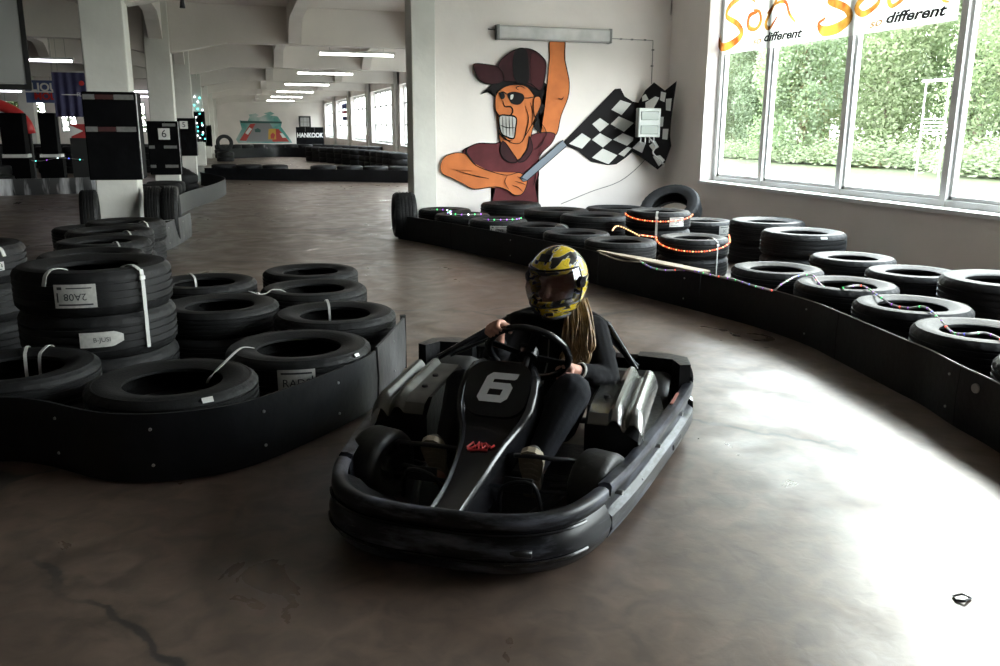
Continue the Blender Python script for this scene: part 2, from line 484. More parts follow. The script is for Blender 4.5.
for i, (a, b) in enumerate(bays):
    ld = bpy.data.lights.new('window_portal', 'AREA'); ld.shape = 'RECTANGLE'; ld.size = b - a; ld.size_y = WTOP - SILL
    ld.cycles.is_portal = True
    lo = bpy.data.objects.new('window_portal', ld); C.objects.link(lo)
    lo.location = (XR + T + .02, (a + b) / 2, (SILL + WTOP) / 2); lo.rotation_euler = (PI / 2, 0, PI / 2)

M['grass'] = mat('lawn', (.034, .040, .008), .9, var=(.35, .35))
M['leaf'] = mat('leaf', (.16, .195, .12), .8, var=(.5, .35))
M['leaf2'] = mat('young_leaf', (.19, .215, .12), .8, var=(.5, .35))
for k_ in ('leaf', 'leaf2'):
    m = M[k_]; N = m.node_tree.nodes; L = m.node_tree.links; b = N['Principled BSDF']; t = N.new('ShaderNodeBsdfTranslucent'); t.inputs['Color'].default_value = (.20, .27, .12, 1)
    mx = N.new('ShaderNodeMixShader'); mx.inputs[0].default_value = .5; L.new(b.outputs[0], mx.inputs[1]); L.new(t.outputs[0], mx.inputs[2]); L.new(mx.outputs[0], N['Material Output'].inputs['Surface'])
M['bark'] = mat('bark', (.12, .09, .06), .9, bump=(9, .8))
M['pale'] = mat('pale_road', (.25, .24, .22), .9, var=(1, .1))
struct('ground', MB().box2((XR + T, -40, -.3), (140, 160, -.02)), M['grass'])
struct('pavement', MB().box2((XR + T, -40, -.02), (11, 160, -.005)), M['pale'])
def tree_meshes(seed, h, rr):
    rnd = random.Random(seed)
    tr = MB(); tr.tube([(0, 0, -.1), (.05, 0, h * .3), (-.1, .1, h * .6), (0, 0, h * .85)], [.22, .18, .12, .05], n=8)
    for i in range(7):
        z = h * (.25 + .08 * i); a = rnd.uniform(0, 6.28)
        tr.tube([(0, 0, z), (cos(a) * rr * .5, sin(a) * rr * .5, z + h * .1)], [.07, .02], n=5)
    lf = MB()
    blobs = []
    for i in range(26):
        t = rnd.random(); z = h * (.12 + .85 * t); R = rr * (1 - .65 * abs(t - .35) ** 1.1) * rnd.uniform(.25, .95)
        a = rnd.uniform(0, 6.28); blobs.append((Vector((cos(a) * R * .7, sin(a) * R * .7, z)), rr * rnd.uniform(.28, .5)))
    for c, br in blobs:
        for i in range(700):
            d = Vector((rnd.gauss(0, 1), rnd.gauss(0, 1), rnd.gauss(0, 1))).normalized() * br * rnd.uniform(.6, 1.05)
            p = c + d; u = Vector((rnd.gauss(0, 1), rnd.gauss(0, 1), rnd.gauss(0, 1))).normalized(); v = u.orthogonal().normalized()
            s_ = rnd.uniform(.05, .10)
            lf._f([lf.bm.verts.new(p + u * s_), lf.bm.verts.new(p + v * s_ * .6), lf.bm.verts.new(p - u * s_), lf.bm.verts.new(p - v * s_ * .6)])
    return tr.mesh('trunk'), lf.mesh('foliage', fix=False)
TM = [tree_meshes(s, h, r_) for s, h, r_ in ((1, 9, 2.6), (2, 11, 3.0), (3, 7.5, 2.8))]
for q, (a, b) in enumerate(TM): a.materials.append(M['bark']); b.materials.append(M['leaf2'] if q == 2 else M['leaf'])
rt = random.Random(3)
TL = ['tall leafy green tree at the edge of the lawn outside the big window', 'taller dark green tree at the edge of the lawn outside the big window', 'low yellowish green tree at the edge of the lawn outside the big window']
for i in range(22):
    q = i % 3; yy = 18 + i * 2.5 + rt.uniform(-.8, .8); xx = 25 + rt.uniform(-2, 4) + (i % 2) * 2.5
    t = empty('tree', (xx, yy, -.02), rt.uniform(0, 6)); s_ = rt.uniform(.85, 1.15); t.scale = (s_, s_, s_)
    link_mesh('trunk', TM[q][0], None, t); link_mesh('foliage', TM[q][1], None, t)
    tag(t, TL[q], 'tree', 'trees outside the big window')
for i in range(14):
    q = (i + 1) % 3; yy = 15 + i * 5.0; xx = 33 + rt.uniform(-2, 2)
    t = empty('tree', (xx, yy, -.02), rt.uniform(0, 6)); t.scale = (1.3, 1.3, 1.3)
    link_mesh('trunk', TM[q][0], None, t); link_mesh('foliage', TM[q][1], None, t)
    tag(t, 'big tree of the back row beyond the lawn outside the big window', 'tree', 'back row of trees outside')
mbs = MB(); rb_ = random.Random(9)
for i in range(2200):
    d = Vector((rb_.gauss(0, .5), rb_.gauss(0, .5), abs(rb_.gauss(0, .45)) + .1)); u = Vector((rb_.gauss(0, 1), rb_.gauss(0, 1), rb_.gauss(0, 1))).normalized(); v = u.orthogonal().normalized(); s_ = .07
    mbs._f([mbs.bm.verts.new(d + u * s_), mbs.bm.verts.new(d + v * s_ * .6), mbs.bm.verts.new(d - u * s_), mbs.bm.verts.new(d - v * s_ * .6)])
bush = mbs.mesh('foliage', fix=False); bush.materials.append(M['leaf2'])
for i in range(18):
    o = link_mesh('bush', bush, None); o.location = (22.5 + rt.uniform(-1, 1.5), 19 + i * 2.1, 0); s_ = rt.uniform(1, 1.6); o.scale = (s_, s_, s_ * rt.uniform(.5, .8))
    tag(o, 'yellow green bush in front of the trees outside the window', 'bush', 'bushes on the lawn outside')
for i, (xx, yy) in enumerate(((-9.5, 45), (-6.2, 44), (-3.2, 45), (-12.5, 46))):
    t = empty('tree', (xx, yy, -.02), i * 1.3); t.scale = (.7, .7, .7)
    link_mesh('trunk', TM[i % 3][0], None, t); link_mesh('foliage', TM[i % 3][1], None, t)
    tag(t, 'green tree seen through the low windows at the end of the left wing', 'tree', 'trees behind the left wing')
struct('ground', MB().box2((-60, 36.6, -.3), (-1.8, 120, -.02)), M['grass'])
# goal-like metal stand on the lawn
p = at_x(921, 130, 17); q = at_x(944, 130, 17)
g = empty('metal_stand', (17, (p.y + q.y) / 2, 0)); hw = abs(p.y - q.y) / 2; zt = at_x(930, 80, 17).z
MB().cyl((0, -hw, 0), (0, -hw, zt), .018).build('post', M['white'], g); MB().cyl((0, hw, 0), (0, hw, zt), .018).build('post', M['white'], g)
MB().box2((-.05, -hw - .1, zt - .05), (.05, hw + .1, zt + .01)).build('crossbar', M['white'], g)
mb = MB()
for i in range(1, 6): mb.box2((-.015, -hw, zt * .45 + i * .09), (.015, hw, zt * .45 + i * .09 + .03))
mb.build('rails', M['white'], g)
tag(g, 'thin white metal stand on the lawn seen through the third window light', 'stand')
# ================================================================= TYRES
def tyre_mesh(Dm, Wd, seg=96, hi=True):
    R = Dm / 2; ri = R * .585; h = Wd / 2
    prof = [(ri, -h * .62), (ri - .002, -h * .78), (ri + .012, -h * .86), (ri + .03, -h * .88)]      # bead
    prof += [(R * .74, -h * 1.0), (R * .84, -h * 1.02), (R * .90, -h * .97)]
    if hi: prof += [(R * .905, -h * .985), (R * .925, -h * .97), (R * .93, -h * .93)]
    half = list(prof)
    tread = []
    sh = R * .965
    tread.append((sh, -h * .86, 'lug'))
    tread.append((R * .992, -h * .72, 'lug'))
    if hi:
        for zc in (-.5, -.17, .17, .5):
            tread += [(R, h * (zc - .075), ''), (R - .009, h * (zc - .06), ''), (R - .009, h * (zc + .06), ''), (R, h * (zc + .075), '')]
    else: tread += [(R, -h * .4, ''), (R, h * .4, '')]
    tread.append((R * .992, h * .72, 'lug')); tread.append((sh, h * .86, 'lug'))
    full = [(r, z, '') for r, z in half] + tread + [(r, -z, '') for r, z in half[::-1]]
    # inner casing
    full += [(ri + .012, h * .55, ''), (R * .80, h * .78, ''), (R - .02, h * .5, ''), (R - .02, -h * .5, ''), (R * .80, -h * .78, ''), (ri + .012, -h * .55, '')]
    mb = MB(); rings = []
    for i in range(seg):
        a = 2 * PI * i / seg; lug = (i % 3 == 0)
        rings.append([mb.bm.verts.new(((r - (.007 if (k == 'lug' and lug) else 0)) * cos(a), (r - (.007 if (k == 'lug' and lug) else 0)) * sin(a), z)) for r, z, k in full])
    m = len(full)
    for i in range(seg):
        A, B = rings[i], rings[(i + 1) % seg]
        for j in range(m):
            k = (j + 1) % m; mb._f([A[j], B[j], B[k], A[k]])
    me = mb.mesh('tyre'); me.polygons.foreach_set('use_smooth', [True] * len(me.polygons)); me.set_sharp_from_angle(angle=.6)
    return me
TY = {'S': (.66, .18), 'M': (.70, .155), 'W': (.76, .22)}
TMESH = {k: tyre_mesh(*v) for k, v in TY.items()}
for v in TMESH.values(): v.materials.append(M['rubber'])
TFAR = tyre_mesh(.66, .19, 28, False); TFAR.materials.append(M['rubber_far'])
rty = random.Random(11)
def tyre(x, y, z, kind, label, group, far=False, tilt=(0, 0)):
    o = link_mesh('tyre', TFAR if far else TMESH[kind], None)
    o.location = (x, y, z); o.rotation_euler = (tilt[0], tilt[1], rty.uniform(0, 6.28))
    return tag(o, label, 'tyre', group)
STK = {}
ORD = {1: ['only'], 2: ['lower', 'upper'], 3: ['bottom', 'middle', 'top']}
def stack(key, x, y, n, kind, where, group, z0=0.0, jit=.012):
    Dm, Wd = TY[kind]; L_ = []
    for i in range(n):
        dx, dy = (rty.uniform(-jit, jit), rty.uniform(-jit, jit))
        lab = '%s black tyre in the stack %s' % (ORD[n][i], where) if n > 1 else 'black car tyre ' + where
        L_.append(tyre(x + dx, y + dy, z0 + Wd * (i + .5) + .0005 * i, kind, lab, group))
    STK[key] = (x, y, z0 + n * Wd, Dm / 2, Wd, L_)
    return L_
GL = 'tyres of the left island'
stack('L1', -.76, 4.85, 3, 'W', 'carrying two paper labels at the left', GL)
stack('L0', -1.66, 5.80, 3, 'W', 'at the left edge behind the labelled stack', GL)
stack('L2', -1.01, 4.17, 2, 'M', 'at the lower left corner behind the curved barrier', GL)
stack('A', -.33, 3.76, 2, 'M', 'at the nose of the left curved barrier', GL)
stack('B', .22, 4.22, 2, 'M', 'with a half hidden label left of the kart', GL)
stack('C5', .47, 4.96, 2, 'M', 'at the right tip of the left island', GL)
stack('C6', -.17, 5.38, 2, 'M', 'right beside the tall labelled stack', GL)
stack('C7', -.28, 6.22, 2, 'M', 'behind and right of the tall labelled stack', GL)
stack('C8', .42, 5.79, 2, 'M', 'farthest at the right rear of the left island', GL)
stack('C9', .45, 6.53, 2, 'M', 'low in the rear gap of the left island', GL)
GC = 'tyre chain leading to the padded column'
for i, (k, x, y) in enumerate((('ch4', -.96, 6.12), ('ch3', -1.0, 6.83), ('ch2', -1.03, 7.51), ('ch1', -1.0, 8.2), ('ch0', -1.12, 8.9))):
    stack(k, x, y, 3 if i < 4 else 2, 'S', ['nearest in the chain towards the padded column', 'second in the chain towards the padded column', 'third in the chain towards the padded column', 'fourth in the chain towards the padded column', 'last in the chain before the padded column'][i], GC)
stack('ch5', -1.5, 9.45, 2, 'S', 'left in front of the white column base', GC)
GR = 'tyres along the right barrier'
stack('e', 3.76, 5.46, 2, 'S', 'just right of the end of the pale board', GR)
stack('f', 3.82, 4.77, 2, 'S', 'where the light cable first lies over a rim', GR)
stack('g', 3.74, 4.08, 2, 'S', 'midway in the row crossed by the light cable', GR)
stack('h', 3.60, 3.41, 2, 'S', 'with the light cable hanging into its hole', GR)
stack('h2', 3.45, 2.74, 2, 'S', 'cut by the right edge above the barrier', GR)
GB = 'tyres by the wall under the big window'
stack('a', 4.95, 6.82, 2, 'W', 'with a white label by the wall under the window', GB)
stack('b', 5.2, 7.78, 2, 'W', 'with a shiny top farther along the window wall', GB)
stack('d', 4.69, 5.80, 2, 'S', 'low against the window wall right of the labelled one', GB)
stack('c', 4.64, 5.06, 2, 'S', 'second low one against the window wall', GB)
stack('c2', 4.62, 4.28, 2, 'W', 'wide one by the wall at the right edge', GB)
stack('k2', 4.93, 8.62, 2, 'S', 'near the corner behind the red rope light', GB)
stack('k', 4.08, 7.30, 2, 'S', 'wrapped by the lower loop of the red rope light', GB)
stack('j', 4.08, 8.03, 3, 'S', 'wrapped by the upper loop of the red rope light', GB)
GM = 'tyres below the wall picture'
stack('m1', 3.30, 7.24, 2, 'S', 'at the left end of the pale board', GM)
stack('m7', 3.14, 7.92, 2, 'S', 'second left of the pale board along the barrier', GM)
stack('m6', 2.96, 8.60, 2, 'S', 'third left of the pale board along the barrier', GM)
stack('m9', 2.74, 9.28, 2, 'S', 'fourth left of the pale board, near the upright tyre', GM)
stack('m8', 2.48, 9.93, 2, 'S', 'one place from the upright tyre at the barrier end', GM)
stack('m10', 2.42, 10.59, 2, 'S', 'right beside the upright tyre at the column foot', GM)
stack('m2', 3.68, 8.74, 2, 'W', 'in the rear row under the checkered flag handle', GM)
stack('m4', 3.47, 9.42, 2, 'W', 'in the rear row right of the cartoon shirt', GM)
stack('m5', 4.27, 9.5, 2, 'W', 'in the rear row under the checkered flag', GM)
stack('m3', 3.22, 10.38, 2, 'W', 'in the rear row in front of the cartoon shirt', GM)
# loose upright and leaning tyres
tyre(-1.0, 10.92, .335, 'S', 'left one of two upright tyres right of the white column base', GC).rotation_euler = (PI / 2, 0, PI / 2)
tyre(-.815, 10.90, .335, 'S', 'right one of two upright tyres right of the white column base', GC).rotation_euler = (PI / 2, 0, PI / 2)
tyre(-1.62, 10.42, .335, 'S', 'black tyre standing upright left of the white column base', GC).rotation_euler = (PI / 2, 0, PI / 2 + .1)
t_ = tyre(1.93, 10.72, .285, 'W', 'black tyre standing upright at the far end of the right barrier', GM); t_.rotation_euler = (PI / 2, 0, PI / 2 - .05); t_.scale = (.74, .74, 1.2)
tyre(5.13, 9.78, .36, 'W', 'black tyre leaning into the corner below the window wall', GB).rotation_euler = (math.radians(40), 0, math.radians(-48))

# ---- paper stickers glued round the tread: children of their tyre
def ang(key, px, py, ztop=None):
    x, y, zt, R, Wd, _ = STK[key]
    p = at_z(px, py, zt if ztop is None else ztop); return math.atan2(p.y - y, p.x - x)
def sticker(t, kind, a, wid, hei, txt, flip=False, lines=True, dz=0, tear=False):
    R = TY[kind][0] / 2 + .003
    a0 = a - t.rotation_euler.z
    def wrap(me, off=0.0, cx=0, cz=0):
        for v in me.vertices:
            x, y, z = v.co; 
            if flip: x, y = -x, -y
            x += cx; y += cz; th = a0 + x / R; rr = R + z + off
            v.co = (rr * cos(th), rr * sin(th), y + dz)
        return me
    mb = MB(); n = 14
    rows = []
    for i in range(n + 1):
        u = -wid / 2 + wid * i / n
        top = hei / 2 - (hei * .25 * max(0, (i / n - .8)) / .2 if tear else 0); bot = -hei / 2 + (hei * .3 * max(0, (i / n - .75)) / .25 if tear else 0)
        rows.append([Vector((u, bot, 0)), Vector((u, top, 0)), Vector((u, top, .0012)), Vector((u, bot, .0012))])
    mb.grid(rows, closed_v=True)
    st = link_mesh('sticker', wrap(mb.mesh('sticker')), M['sticker'], t)
    tm = text_mesh(txt, hei * .42, extrude=.0003); 
    tx = link_mesh('print', wrap(tm, .0018, 0, -hei * .02), None, st); tm.materials.clear(); tm.materials.append(M['ink'])
    if lines:
        b_ = MB()
        for (cx, cy, w_, h_) in ((0, hei * .36, wid * .82, hei * .07), (-.1 * wid, -hei * .34, wid * .6, hei * .05), (wid * .36, -hei * .34, wid * .12, hei * .12), (wid * .42, .05 * hei, wid * .04, hei * .4)):
            k = 8; b_.grid([[Vector((cx - w_ / 2 + w_ * i / k, cy - h_ / 2, 0)), Vector((cx - w_ / 2 + w_ * i / k, cy + h_ / 2, 0))] for i in range(k + 1)])
        link_mesh('print', wrap(b_.mesh('print'), .0022), M['ink'], st)
    return st
def chip(t, kind, a, w_=.03, h_=.018, zz=None, slope=.6):
    """small white tag stuck on the shoulder of a tyre"""
    R, Wd = TY[kind][0] / 2, TY[kind][1]; th = a - t.rotation_euler.z
    mb = MB(); mb.box((R * .985, 0, Wd * .40), (.004, w_, h_), ry=-slope)
    o = mb.build('tag', M['white'], t)
    o.rotation_euler = (0, 0, th)
s = STK
tag(s['L1'][5][2], 'top tyre of the tall left stack, paper label at its left'); sticker(s['L1'][5][2], 'W', ang('L1', 56, 285), .19, .115, '2A08', flip=True)
sticker(s['L1'][5][1], 'W', ang('L1', 97, 290, .55), .20, .075, 'B-JUSI', lines=False, tear=True)
tag(s['L1'][5][1], 'middle tyre of the tall left stack, torn paper label near its middle')
chip(s['L1'][5][0], 'W', ang('L1', 36, 300, .3), .045, .02)
sticker(s['L0'][5][2], 'W', ang('L0', 22, 255), .2, .05, '', lines=True)
sticker(s['B'][5][1], 'M', ang('B', 296, 372, .25), .17, .125, 'RADS', dz=-.02)
tag(s['B'][5][1], 'upper tyre left of the kart with a RADS paper label above the barrier')
chip(s['A'][5][1], 'M', ang('A', 215, 400), .045, .022); chip(s['B'][5][1], 'M', ang('B', 356, 352), .03, .016)
sticker(s['a'][5][1], 'W', ang('a', 836, 238, .38), .15, .12, '6C', dz=.02); chip(s['a'][5][1], 'W', ang('a', 820, 235), .06, .022)
tag(s['a'][5][1], 'upper tyre with a square white label at its right end, by the window wall')
sticker(s['k2'][5][1], 'S', ang('k2', 722, 228, .3), .15, .11, '3C')
sticker(s['j'][5][2], 'S', ang('j', 676, 222, .45), .17, .09, '2A')
sticker(s['m9'][5][1], 'S', ang('m9', 500, 228, .3), .2, .09, 'BADS', flip=True)
sticker(s['a'][5][0], 'W', ang('a', 778, 258, .2), .10, .12, '', lines=False); sticker(s['k'][5][0], 'S', ang('k', 664, 262, .2), .08, .1, '', lines=False)
s['j'][5][2]['label'] = 'top tyre inside the upper loop of red rope light, with a white label'

# ---- white strapping: over the rim, down the tread
def strap(key, a, down, inner=.10, tail=0, label='', w_=.014, buckle=True):
    x, y, zt, R, Wd, _ = STK[key]; ri = R * .585
    P = [(ri - .02, zt - inner), (ri - .008, zt - .02), (ri + .03, zt + .004), (R * .84, zt + .012), (R * .97, zt - .008), (R + .008, zt - .045), (R + .012, zt - down)]
    if tail: P = P[:5] + [(R + .04, zt - .005), (R + .04 + tail, zt + .02)]
    pts = smooth_path([(x + r * cos(a), y + r * sin(a), z) for r, z in P], 5)
    t = MB().tube(pts, 0, flat=(w_, .0035), up=(-sin(a + PI / 2) , cos(a + PI / 2), .3)).build('strap', M['strap'])
    if buckle:
        p = Vector(pts[-6]); MB().box(p, (.012, .028, .02), rz=a, bev=.002).build('buckle', M['white'], t)
    return tag(t, label, 'strap', None)
strap('L1', ang('L1', 137, 268), .40, .05, label='white strap hanging down the right side of the tall labelled stack', w_=.02)
strap('L1', ang('L1', 60, 270) , .06, .12, label='white strap over the left rim of the tall labelled stack', buckle=False, w_=.02)
strap('L0', ang('L0', 40, 250), .05, .14, label='bent white strap end on the tyre at the left edge', buckle=False, w_=.022)
strap('L2', ang('L2', 30, 345), .03, .14, label='left one of two thin straps in the corner tyre, lower left', buckle=False)
strap('L2', ang('L2', 52, 346), .03, .12, label='right one of two thin straps in the corner tyre, lower left', buckle=False)
strap('C7', ang('C7', 176, 270), .02, .1, label='white strap end on the tyre behind the tall stack', buckle=True)
strap('C8', ang('C8', 268, 292), .05, .06, tail=.06, label='curled white strap between the two rear tyres of the left island', buckle=True, w_=.016)
strap('C5', ang('C5', 324, 298), .02, .10, label='short white strap with buckle on the tyre at the right tip of the left island')
def free_strap(P, label, w_=.012, m='strap'):
    return tag(MB().tube(smooth_path(P, 6), 0, flat=(w_, .003)).build('strap', M[m]), label, 'strap')
x0, y0_, z0_ = s['B'][0], s['B'][1], s['B'][2]
free_strap([at_z(207, 383, .22), at_z(211, 376, .30), at_z(225, 362, .345), at_z(241, 348, .34), at_z(254, 348, .322)], 'grey white strap linking the nose tyre to the tyre with the RADS label', .012)
tag(MB().box(at_z(207, 371, .25), (.05, .02, .004), rz=-.3, bev=.001).build('plastic_scrap', M['white']), 'small white plastic scrap inside the nose tyre of the left island', 'scrap')
for i, k in enumerate(('ch4', 'ch3', 'ch2', 'ch1')):
    strap(k, PI * -.38 + .1 * i, .07, .03, label='short white strap on the %s chain stack before the padded column' % ['nearest', 'second', 'third', 'fourth'][i], buckle=False, w_=.012)
strap('k', ang('k', 716, 240), .32, .02, label='pale strap hanging from the lower red lit tyre stack', w_=.012)
strap('j', ang('j', 652, 222), .5, .02, label='white strap hanging from the upper red lit tyre stack', w_=.022)
strap('m6', ang('m6', 563, 226), .2, .02, label='thin white strap on a tyre left of the pale board', buckle=False)
free_strap([(-1.8, 10.08, .33), (-1.5, 10.08, .31), (-1.3, 10.4, .30), (-1.1, 10.48, .29), (-.76, 10.5, .31)], 'white strap tied round the upright tyres at the column base', .016)

# ================================================================= BARRIERS
def band(name, path, z0, z1, th, label, group=None, mats='band', lean=0.0, bolts=True, smooth=True, every=.5, face=1):
    """plastic strip standing on edge along a floor path"""
    P = smooth_path([(p[0], p[1], 0) for p in path], 6) if smooth else [Vector((p[0], p[1], 0)) for p in path]
    rows = []
    m_ = len(P); NN = []
    for i, p in enumerate(P):
        t = (P[min(i + 1, m_ - 1)] - P[max(i - 1, 0)]).normalized(); n_ = Vector((t.y, -t.x, 0)) * face; NN.append(n_)
        a, b = p + Vector((0, 0, z0)), p + n_ * lean + Vector((0, 0, z1))
        mid = p + n_ * (lean * .5 + .006) + Vector((0, 0, (z0 + z1) / 2))
        rows.append([a, mid, b, b - n_ * th, mid - n_ * th, a - n_ * th])
    mb = MB(); V = mb.grid(rows, closed_v=True); mb._f(V[0][::-1]); mb._f(V[-1])
    o = mb.build(name, M[mats], smooth=.6)
    if bolts:
        acc = 0
        for i in range(1, m_ - 1):
            acc += (P[i] - P[i - 1]).length
            if acc > every:
                acc = 0
                for zz in (z0 + .07, z1 - .06):
                    c = P[i] + NN[i] * (lean * (zz - z0) / (z1 - z0) + .004) + Vector((0, 0, zz))
                    MB().cyl(c - NN[i] * .004, c + NN[i] * .004, .007, .006, n=8).build('bolt', M['bolt'], o)
    return tag(o, label, 'barrier', group)
band('track_barrier', [(-3.2, 3.9), (-1.6, 3.78), (-1.05, 3.75), (-.84, 3.66), (-.60, 3.44), (-.42, 3.36), (-.24, 3.35), (-.06, 3.40), (.12, 3.54), (.33, 3.75), (.50, 3.95), (.58, 4.08)], .01, .285, .012,
     'long black plastic strip curving round the nose of the left island', every=.42)
band('track_barrier', [(.59, 4.09), (.70, 4.36), (.84, 4.72)], .01, .30, .012, 'grey scuffed strip end at the right side of the left island, behind the kart', mats='band_grey', every=.3)
tag(MB().box2((.82, 4.735, 0), (.85, 4.765, .31)).build('barrier_post', M['dark']), 'thin dark post closing the right end of the left island', 'post')
band('track_barrier', [(-1.0, 9.72), (-.84, 10.2), (-.72, 10.85), (-.64, 11.5)], .0, .30, .012, 'grey scuffed strip beside the chain of tyres, right of the padded column', mats='band_grey', every=.6)
# right hand barrier: flat panels bolted end to end
RB = [(1.83, 10.62), (2.02, 10.2), (2.29, 9.46), (2.56, 8.62), (2.78, 7.85), (2.98, 6.98), (3.11, 6.40), (3.28, 5.72), (3.40, 5.14), (3.43, 4.62), (3.38, 4.25), (3.27, 3.62), (3.23, 3.37), (3.14, 3.07), (3.07, 2.76), (2.86, 2.1), (2.5, 1.3)]
RBs = smooth_path([(a, b, 0) for a, b in RB], 8)
def near_idx(y): return min(range(len(RBs)), key=lambda i: abs(RBs[i].y - y))
cuts = [10.62, 9.55, 7.0, 5.70, 4.25, 3.07, 1.3]
rl = ['far end panel of the right barrier, beside the upright tyre', 'long dark panel of the right barrier below the wall picture', 'right barrier panel carrying the pale board, behind the driver', 'right barrier panel where the coloured light string dips', 'right barrier panel with a bright top edge in the middle of the right side', 'near right barrier panel with a pale round mark, cut by the frame edge']
PAN = []
for i in range(6):
    i0, i1 = near_idx(cuts[i]), near_idx(cuts[i + 1])
    seg = [(p.x, p.y) for p in RBs[i0:i1 + 1]]
    if i: seg[0] = (seg[0][0] + (seg[1][0] - seg[0][0]) * .10, seg[0][1] + (seg[1][1] - seg[0][1]) * .10)
    PAN.append(band('track_barrier', seg, .0, .29, .014, rl[i], 'panels of the right barrier', every=1.1, smooth=False, face=1))
    # pale line along the top edge of the nearer panels
    pts = [Vector((a, b, .2915)) for a, b in seg]
    if i in (3, 4, 5): MB().tube(pts, .0035, n=5).build('pale_edge', M['cable'], PAN[-1])
c = at_z(980, 381, .22); i_ = near_idx(2.93); q = RBs[i_]
MB().cyl(q + Vector((-.012, 0, .225)), q + Vector((-.004, 0, .225)), .022, n=16).build('round_mark', M['cable'], PAN[5])
# pale board lying on the barrier top
i0, i1 = near_idx(7.0), near_idx(5.70)
pts = [RBs[i] for i in range(i0, i1 + 1)]
rows = []
for i, p in enumerate(pts):
    t = (pts[min(i + 1, len(pts) - 1)] - pts[max(i - 1, 0)]).normalized(); n_ = Vector((-t.y, t.x, 0)); u = i / (len(pts) - 1)
    wd = .02 + .075 * min(1, u * 2.2)
    a, b = p - n_ * .02, p + n_ * wd
    rows.append([Vector((a.x, a.y, .294)), Vector((b.x, b.y, .294)), Vector((b.x, b.y, .308)), Vector((a.x, a.y, .308))])
mb = MB(); V = mb.grid(rows, closed_v=True); mb._f(V[0]); mb._f(V[-1][::-1])
tag(mb.build('board', M['wood']), 'long pale board lying along the top of the right barrier', 'board')
tag(MB().tube(smooth_path([at_z(600, 253, .30), at_z(612, 258, .285), at_z(625, 261, .275), at_z(641, 262, .30)], 6), .006, n=6).build('cable', M['wood']), 'beige cable loop drooping from the end of the pale board', 'cable')
tag(MB().tube([at_z(609, 284, .03), at_z(632, 290, .03), at_z(650, 295, .03)], .004, n=5).build('barrier_edging', M['cable']), 'thin pale strip low on the barrier right of the helmet', 'strip')

# ================================================================= LIGHT STRINGS
def emis(name, col, e): return mat(name, col, .4, emit=(col, e))
BUL = {'orange': emis('orange_bulb', (1, .10, .02), 1.6), 'warm': emis('warm_bulb', (1, .5, .2), 2.5), 'green': emis('green_bulb', (.1, 1, .25), 2.5), 'blue': emis('blue_bulb', (.12, .15, 1), 2.5), 'violet': emis('violet_bulb', (.5, .12, .9), 1.8), 'red': emis('red_bulb', (1, .08, .04), 5), 'white': emis('white_bulb', (.8, .95, 1), 7), 'teal': emis('teal_bulb', (.1, .9, .8), 5)}
BM = {}
for k, v in BUL.items():
    m_ = MB().sphere((0, 0, 0), 1, 1).mesh('bulb'); m_.materials.append(v); BM[k] = m_
def light_string(P, label, cols, step, r, wire='cable', wr=.004, group=None, smooth=True):
    pts = smooth_path(P, 8) if smooth else [Vector(p) for p in P]
    o = MB().tube(pts, wr, n=6).build('light_string', M[wire])
    acc = 0; n = 0
    for i in range(1, len(pts)):
        seg = pts[i] - pts[i - 1]; L_ = seg.length; d = 0
        while acc + (L_ - d) >= step and n < 98:
            d += step - acc; acc = 0; p = pts[i - 1] + seg * (d / L_)
            b = link_mesh('bulb', BM[cols[n % len(cols)]], None, o); b.location = p; b.scale = (r, r, r); n += 1
        acc += L_ - d
    return tag(o, label, 'string lights', group)
def drape(key, a0, a1, zt_off, sag, n=14, off=.012):
    x, y, zt, R, Wd, _ = STK[key]; out = []
    for i in range(n + 1):
        t = i / n; a = a0 + (a1 - a0) * t
        out.append((x + (R + off) * cos(a), y + (R + off) * sin(a), zt - zt_off - sag * sin(PI * t)))
    return out
def sil(k): t = math.atan2(STK[k][1], STK[k][0]); return t + PI / 2 + .12, t + 1.5 * PI - .12
aj0, aj1 = sil('j'); ak0, ak1 = sil('k')
def fixa(a0, a1):
    if a1 < a0: a1 += 2 * PI
    return a0, a1
aj0, aj1 = fixa(aj0, aj1); ak0, ak1 = fixa(ak0, ak1)
light_string([at_z(612, 231, .42), at_z(619, 226, .45), at_z(640, 236, .38)] , 'warm lit end of the rope light left of the looped tyres', ['warm'], .03, .008, group=None)
light_string(drape('j', aj0, aj1, .03, .05), 'upper loop of glowing red rope light round the tyre below the checkered flag', ['orange', 'warm', 'orange'], .026, .008)
light_string([at_z(640, 235, .37), at_z(655, 237, .33)] + drape('k', ak0, ak1, .03, .07) + [at_z(729, 235, .34)], 'lower loop of glowing red rope light round the nearer tyre', ['orange', 'warm', 'orange'], .026, .008)
zb = .302
LS = [at_z(640, 261, zb), at_z(650, 267, .285), at_z(662, 270, .28), at_z(675, 270, .285), at_z(690, 270, .30), at_z(703, 273, .315), at_z(716, 276, .312), at_z(732, 279, .308), at_z(748, 284, .30), at_z(765, 289, .297), at_z(774, 290, .30), at_z(782, 284, .34), at_z(797, 276, .372), at_z(812, 275, .375), at_z(819, 283, .35), at_z(832, 291, .33),
      at_z(846, 287, .378), at_z(863, 286, .378), at_z(880, 297, .372), at_z(893, 305, .34), at_z(908, 308, .35), at_z(925, 307, .378), at_z(938, 318, .36), at_z(952, 332, .33), at_z(966, 334, .37), at_z(985, 333, .375), at_z(1003, 340, .37)]
light_string(LS, 'string of tiny coloured lights running along the right barrier over the tyres', ['green', 'violet', 'blue', 'green', 'violet', 'red', 'violet'], .075, .0075, wr=.0065)
